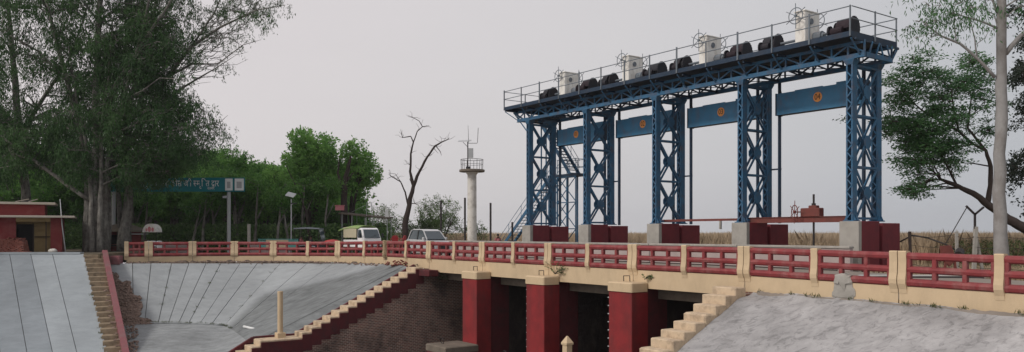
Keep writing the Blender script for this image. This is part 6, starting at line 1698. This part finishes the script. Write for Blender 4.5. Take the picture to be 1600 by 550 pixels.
# pale thin trunks at the forest front
rr = random.Random(91)
for q, px in enumerate((225, 272, 300, 315, 338, 372, 398, 432, 452, 470, 505)):
    b = at(px, 72 + rr.uniform(-1, 3), -.34); hgt = rr.uniform(4.5, 6.5); ln_ = rr.uniform(-.7, .7)
    tree('slender_tree', 'slender pale forest trunk, %s along the forest front' % ['first from the left', 'second from the left', 'third from the left', 'fourth from the left', 'fifth from the left', 'sixth from the left', 'seventh from the left', 'eighth from the left', 'ninth from the left', 'tenth from the left', 'last at the right'][q], 'tree', b,
         [([b, b + Vector((ln_ * .3, 0, hgt * .35)), b + Vector((ln_ * .8, 0, hgt * .7)), b + Vector((ln_ * 1.3, 0, hgt))], [.16, .12, .09, .05]),
          ([b + Vector((ln_ * .5, 0, hgt * .5)), b + Vector((ln_ * .5 + .8, .2, hgt * .8))], [.07, .03])],
         [(b + Vector((ln_ * 1.3 + rr.uniform(-1, 1), rr.uniform(-1, 1), hgt + rr.uniform(-.6, .8))), (1.1, 1.1, .7), 330) for _ in range(5)], 'bark_grey', 'leaf_forest', 'tuft', .22, .11, 12, 300 + q, 'slender trunks at the forest front', 3)
# undergrowth
g = np.random.default_rng(4)
def scrub(name, label, n, pos, h, ln, wd, m_, spread=.5):
    c = pos(n); cen = c + g.normal(size=(n, 3)) * np.array([spread, spread, 0]) ; cen[:, 2] += g.uniform(0, 1, n) ** 1.3 * h
    dirs = g.normal(size=(n, 3)) + np.array([0, 0, .5]); dirs /= np.linalg.norm(dirs, axis=1, keepdims=True)
    v, q = leaf_quads(cen, dirs, ln, wd, g)
    return tag(link(name, npmesh(name, v, q, m_)), label, name.replace('_', ' '), kind='stuff')
def pos_under(n):
    px = g.uniform(-60, 600, n); z = g.uniform(73, 84, n)
    lump = .55 + .45 * np.sin(px * .13 + z) * np.sin(px * .041 + 2)
    return np.stack([(px - 800) / F * z, z, -.34 + 0 * lump], -1)
scrub('undergrowth', 'dark tangled undergrowth along the forest edge', 110000, pos_under, 2.7, .26, .15, 'leaf_under', .6)

def pos_wood(n):
    px = g.uniform(-120, 560, n); z = g.uniform(112, 122, n); return np.stack([(px - 800) / F * z, z, np.full(n, -.34)], -1)
scrub('far_woodland', 'far dark woodland closing the view behind the forest trees', 90000, pos_wood, 11.5, .55, .38, 'leaf_forest', 1.0)

# ---- dry grass field
def grass(name, label, n, s_rng, n_rng, h, w_, m_, seed, gz_=-.34, clumpy=.35, cond=None):
    g = np.random.default_rng(seed)
    px = g.uniform(*s_rng, n); z = n_rng[0] + (n_rng[1] - n_rng[0]) * g.uniform(0, 1, n) ** 1.4
    x = (px - 800) / F * z
    base = np.stack([x, z, np.full(n, gz_)], -1)
    if cond is not None:
        k = cond(base); base = base[k]; n = len(base)
    hh = h * g.uniform(.62, 1.04, n) * (1 - clumpy / 2 + clumpy * vnoise(np.abs(base[:, 0]) + 5, base[:, 1], seed, .35))
    lean = g.normal(size=(n, 2)) * .14
    a = g.uniform(0, math.pi, n); dx = np.cos(a) * w_ * (1 + base[:, 1] / 120); dy = np.sin(a) * w_
    v0 = base - np.stack([dx, dy, 0 * dx], -1); v1 = base + np.stack([dx, dy, 0 * dx], -1)
    mid = base + np.stack([lean[:, 0] * hh * .4, lean[:, 1] * hh * .4, hh * .6], -1)
    tip = base + np.stack([lean[:, 0] * hh * 1.3, lean[:, 1] * hh * 1.3, hh], -1)
    wv = np.stack([dx, dy, 0 * dx], -1)
    v = np.stack([v0, v1, mid + wv * .75, tip, mid - wv * .75], 1).reshape(-1, 3)
    q = np.arange(len(v)).reshape(-1, 5)
    return tag(link(name, npmesh(name, v, q, m_)), label, 'grass', kind='stuff')
def upstream(b):   # beyond the gantry line
    rx, ry = b[:, 0] - B0.x, b[:, 1] - B0.y
    return (rx * N.x + ry * N.y) > 17
grass('dry_grass', 'tall dry tan grass filling the field beyond the gantry', 150000, (560, 1760), (42, 260), 1.95, .03, 'dry_grass', 5, cond=upstream)
grass('short_grass', 'short dry grass on the ground behind the near railing', 26000, (1180, 1760), (27, 60), .5, .012, 'dry_grass', 6, cond=lambda b: ((b[:, 0] - B0.x) * N.x + (b[:, 1] - B0.y) * N.y) > 7.6)
def pos_green(n):
    px = g.uniform(1500, 1720, n); z = g.uniform(38, 52, n); return np.stack([(px - 800) / F * z, z, np.full(n, -.34)], -1)
scrub('green_scrub', 'low green scrub behind the barbed wire fence', 16000, pos_green, 1.55, .16, .06, 'green_scrub', .5)

# ---- weeds and tufts rooted in cracks and seams
def tufts(name, label, lines, n, h, m_, seed):
    g = np.random.default_rng(seed); pts = []
    for _ in range(n):
        a, b = lines[g.integers(len(lines))]; f = g.random(); c = Vector(a).lerp(Vector(b), float(f))
        for _k in range(int(g.integers(5, 14))): pts.append((c.x + g.normal() * .07, c.y + g.normal() * .07, c.z + .01))
    base = np.array(pts); n_ = len(base)
    dirs = g.normal(size=(n_, 3)) * .5 + np.array([0, -.1, 1]); dirs /= np.linalg.norm(dirs, axis=1, keepdims=True)
    v, q = leaf_quads(base, dirs, h, h * .16, g)
    return tag(link(name, npmesh(name, v, q, m_)), label, 'weeds', kind='stuff')
tufts('weeds', 'small weeds and dry tufts rooted in slope joints and kerb seams',
      [(edges[i][1], edges[i + 1][1]) for i in range(10)] + [(stR(0), stR(1.1))] * 3 + [(stL(0), stL(1.1))] * 2 + [(edges[i][0].lerp(edges[i][1], .1), edges[i][0].lerp(edges[i][1], .9)) for i in (3, 6, 9)]
      + [(dp[i], dp[i + 1]) for i in range(8)] * 2 + [(dp2[i], dp2[i + 1]) for i in range(7)], 230, .16, 'green_scrub', 61)

# ---- right side trees
zr = 31.0
Q = lambda px, py, d=0: atp(px, py, zr + d)
limbsR = [([at(1563, zr, -.34), Q(1563, 330), Q(1562, 240), Q(1564, 160), Q(1565, 90), Q(1565, 0), Q(1567, -90), Q(1570, -170)], [.27, .235, .215, .20, .185, .16, .12, .06]),
          ([Q(1555, 121), Q(1528, 92), Q(1500, 68), Q(1470, 56), Q(1446, 38), Q(1436, 26)], [.065, .055, .045, .035, .022, .008]),
          ([Q(1494, 65), Q(1492, 45), Q(1490, 30), Q(1498, 18)], [.026, .02, .014, .006]), ([Q(1527, 90), Q(1523, 60), Q(1515, 28)], [.035, .026, .012]),
          ([Q(1558, 44), Q(1535, 34), Q(1505, 25), Q(1478, 18)], [.05, .035, .022, .008]), ([Q(1563, 84), Q(1561, 50), Q(1553, 22), Q(1535, 14)], [.04, .03, .02, .008]),
          ([Q(1571, 84), Q(1585, 66), Q(1604, 48), Q(1640, 20)], [.10, .085, .07, .04]), ([Q(1558, 20), Q(1553, 5), Q(1546, -10)], [.05, .04, .03]),
          ([Q(1572, 10), Q(1584, 2), Q(1600, -6)], [.04, .03, .02])]
rr = random.Random(12); clR = []
for (px, py, r, n_) in ((1470, 8, .42, 150), (1500, 5, .5, 200), (1455, 22, .35, 90), (1450, 8, .3, 60), (1520, 12, .45, 150), (1540, 0, .45, 120), (1462, 32, .22, 40), (1424, 42, .22, 46), (1436, 34, .2, 40), (1446, 36, .18, 26), (1488, 22, .35, 90),
                        (1512, 28, .3, 60), (1431, 60, .14, 12), (1456, 58, .16, 12), (1553, 46, .12, 8), (1510, -20, .5, 160), (1480, -30, .5, 160), (1550, -40, .6, 200), (1600, -50, .7, 260), (1640, -20, .7, 260), (1410, -12, .3, 30), (1597, 10, .3, 40), (1620, 0, .5, 120)):
    clR.append((Q(px, py, rr.uniform(-.8, .8)), (r * 1.1, r, r * .6), int(n_ * 1.4)))
tree('eucalyptus_tree', 'tall pale smooth trunked tree at the right behind the railing', 'tree', at(1563, zr, -.34), limbsR, clR, 'bark_pale', 'leaf_right', 'weep', .19, .042, 9, 71, None, 4, .02)
# leaning feathery tree
zl = 40.0
Lq = lambda px, py, d=0: atp(px, py, zl + d)
limbsL = [([at(1665, zl, -.34), Lq(1640, 380), Lq(1600, 356), Lq(1575, 342), Lq(1548, 322), Lq(1520, 302), Lq(1495, 290), Lq(1470, 280), Lq(1452, 262)], [.34, .30, .26, .23, .19, .14, .10, .07, .03]),
          ([Lq(1543, 318), Lq(1547, 290), Lq(1548, 260), Lq(1540, 235), Lq(1520, 225), Lq(1496, 230)], [.14, .12, .10, .08, .06, .02]),
          ([Lq(1520, 225), Lq(1498, 205), Lq(1470, 190), Lq(1440, 172), Lq(1415, 150), Lq(1392, 140)], [.07, .06, .05, .04, .025, .01]),
          ([Lq(1498, 205), Lq(1490, 170), Lq(1486, 140), Lq(1470, 125), Lq(1440, 100)], [.05, .04, .03, .02, .01]), ([Lq(1540, 235), Lq(1512, 200), Lq(1518, 150), Lq(1530, 120)], [.07, .05, .03, .01]),
          ([Lq(1495, 290), Lq(1470, 240), Lq(1440, 220), Lq(1410, 210)], [.06, .045, .03, .01]), ([Lq(1470, 280), Lq(1455, 250), Lq(1450, 235)], [.04, .03, .01])]
rr = random.Random(17); clL = []
pl = [(1385, 150), (1388, 100), (1400, 78), (1440, 68), (1470, 88), (1500, 92), (1535, 80), (1556, 120), (1558, 200), (1550, 250), (1530, 235), (1500, 225), (1492, 262), (1465, 268), (1432, 308), (1405, 296), (1398, 260), (1385, 215), (1372, 190)]
while len(clL) < 150:
    px, py = rr.uniform(1368, 1560), rr.uniform(66, 310)
    if not inpoly(px, py, pl): continue
    k = .5 if (py < 180) else .9
    if px > 1500 and py > 150: k *= .35
    if rr.random() > k: continue
    r = rr.uniform(.28, .62); clL.append((Lq(px, py, rr.uniform(-1.8, 1.8)), (r * 1.15, r * 1.1, r * rr.uniform(.5, .95)), int(480 * r)))
for (px, py) in ((1318, 187), (1326, 184)): clL.append((Lq(px, py, 1.0), (.2, .2, .08), 26))
tree('leaning_tree', 'leaning tree with curved dark limbs and feathery green leaves beside the right tower', 'tree', at(1665, zl, -.34), limbsL, clL, 'bark_dark', 'leaf_right', 'flat', .17, .055, 14, 72, None, 5, .018)
# dark mass at the right edge
zd = 46.0
rr = random.Random(23); clD = []
for _ in range(90):
    px, py = rr.uniform(1572, 1720), rr.uniform(-60, 330)
    lim = 1582 if py < 130 else 1566 if py < 200 else 1542 if py < 285 else 1575
    if 130 < py < 190: lim = 1552
    if px < lim + 6: px = lim + rr.uniform(6, 30)
    r = rr.uniform(.5, .95); clD.append((atp(px, py, zd + rr.uniform(-2, 2)), (r, r, r * .8), int(330 * r)))
tree('dark_tree', 'dense dark leaved tree cut by the right edge of the view', 'tree', at(1680, zd, -.34), [([at(1680, zd, -.34), atp(1670, 300, zd), atp(1665, 150, zd), atp(1655, 0, zd), atp(1650, -60, zd)], [.5, .36, .28, .16, .08])], clD, 'bark_dark', 'leaf_dark', 'tuft', .18, .09, 12, 73, None, 4, .05)
# distant low trees on the horizon beyond the field
rr = random.Random(31)
# thin evening haze over the whole place
hm = bpy.data.materials.new('haze'); hm.use_nodes = True; hn = hm.node_tree.nodes; hn.clear()
ho_ = hn.new('ShaderNodeOutputMaterial'); hv = hn.new('ShaderNodeVolumePrincipled')
hv.inputs['Color'].default_value = (0.92, 0.93, 0.96, 1); hv.inputs['Density'].default_value = 0.00022; hv.inputs['Anisotropy'].default_value = 0.2
hm.node_tree.links.new(hv.outputs[0], ho_.inputs['Volume']); MATS['haze'] = hm
o_ = part('haze', MB().box(-1550, 1550, -1300, 1550, -8.2, 36), 'haze', None); o_['kind'] = 'stuff'; o_['label'] = 'thin pale haze over the whole place'
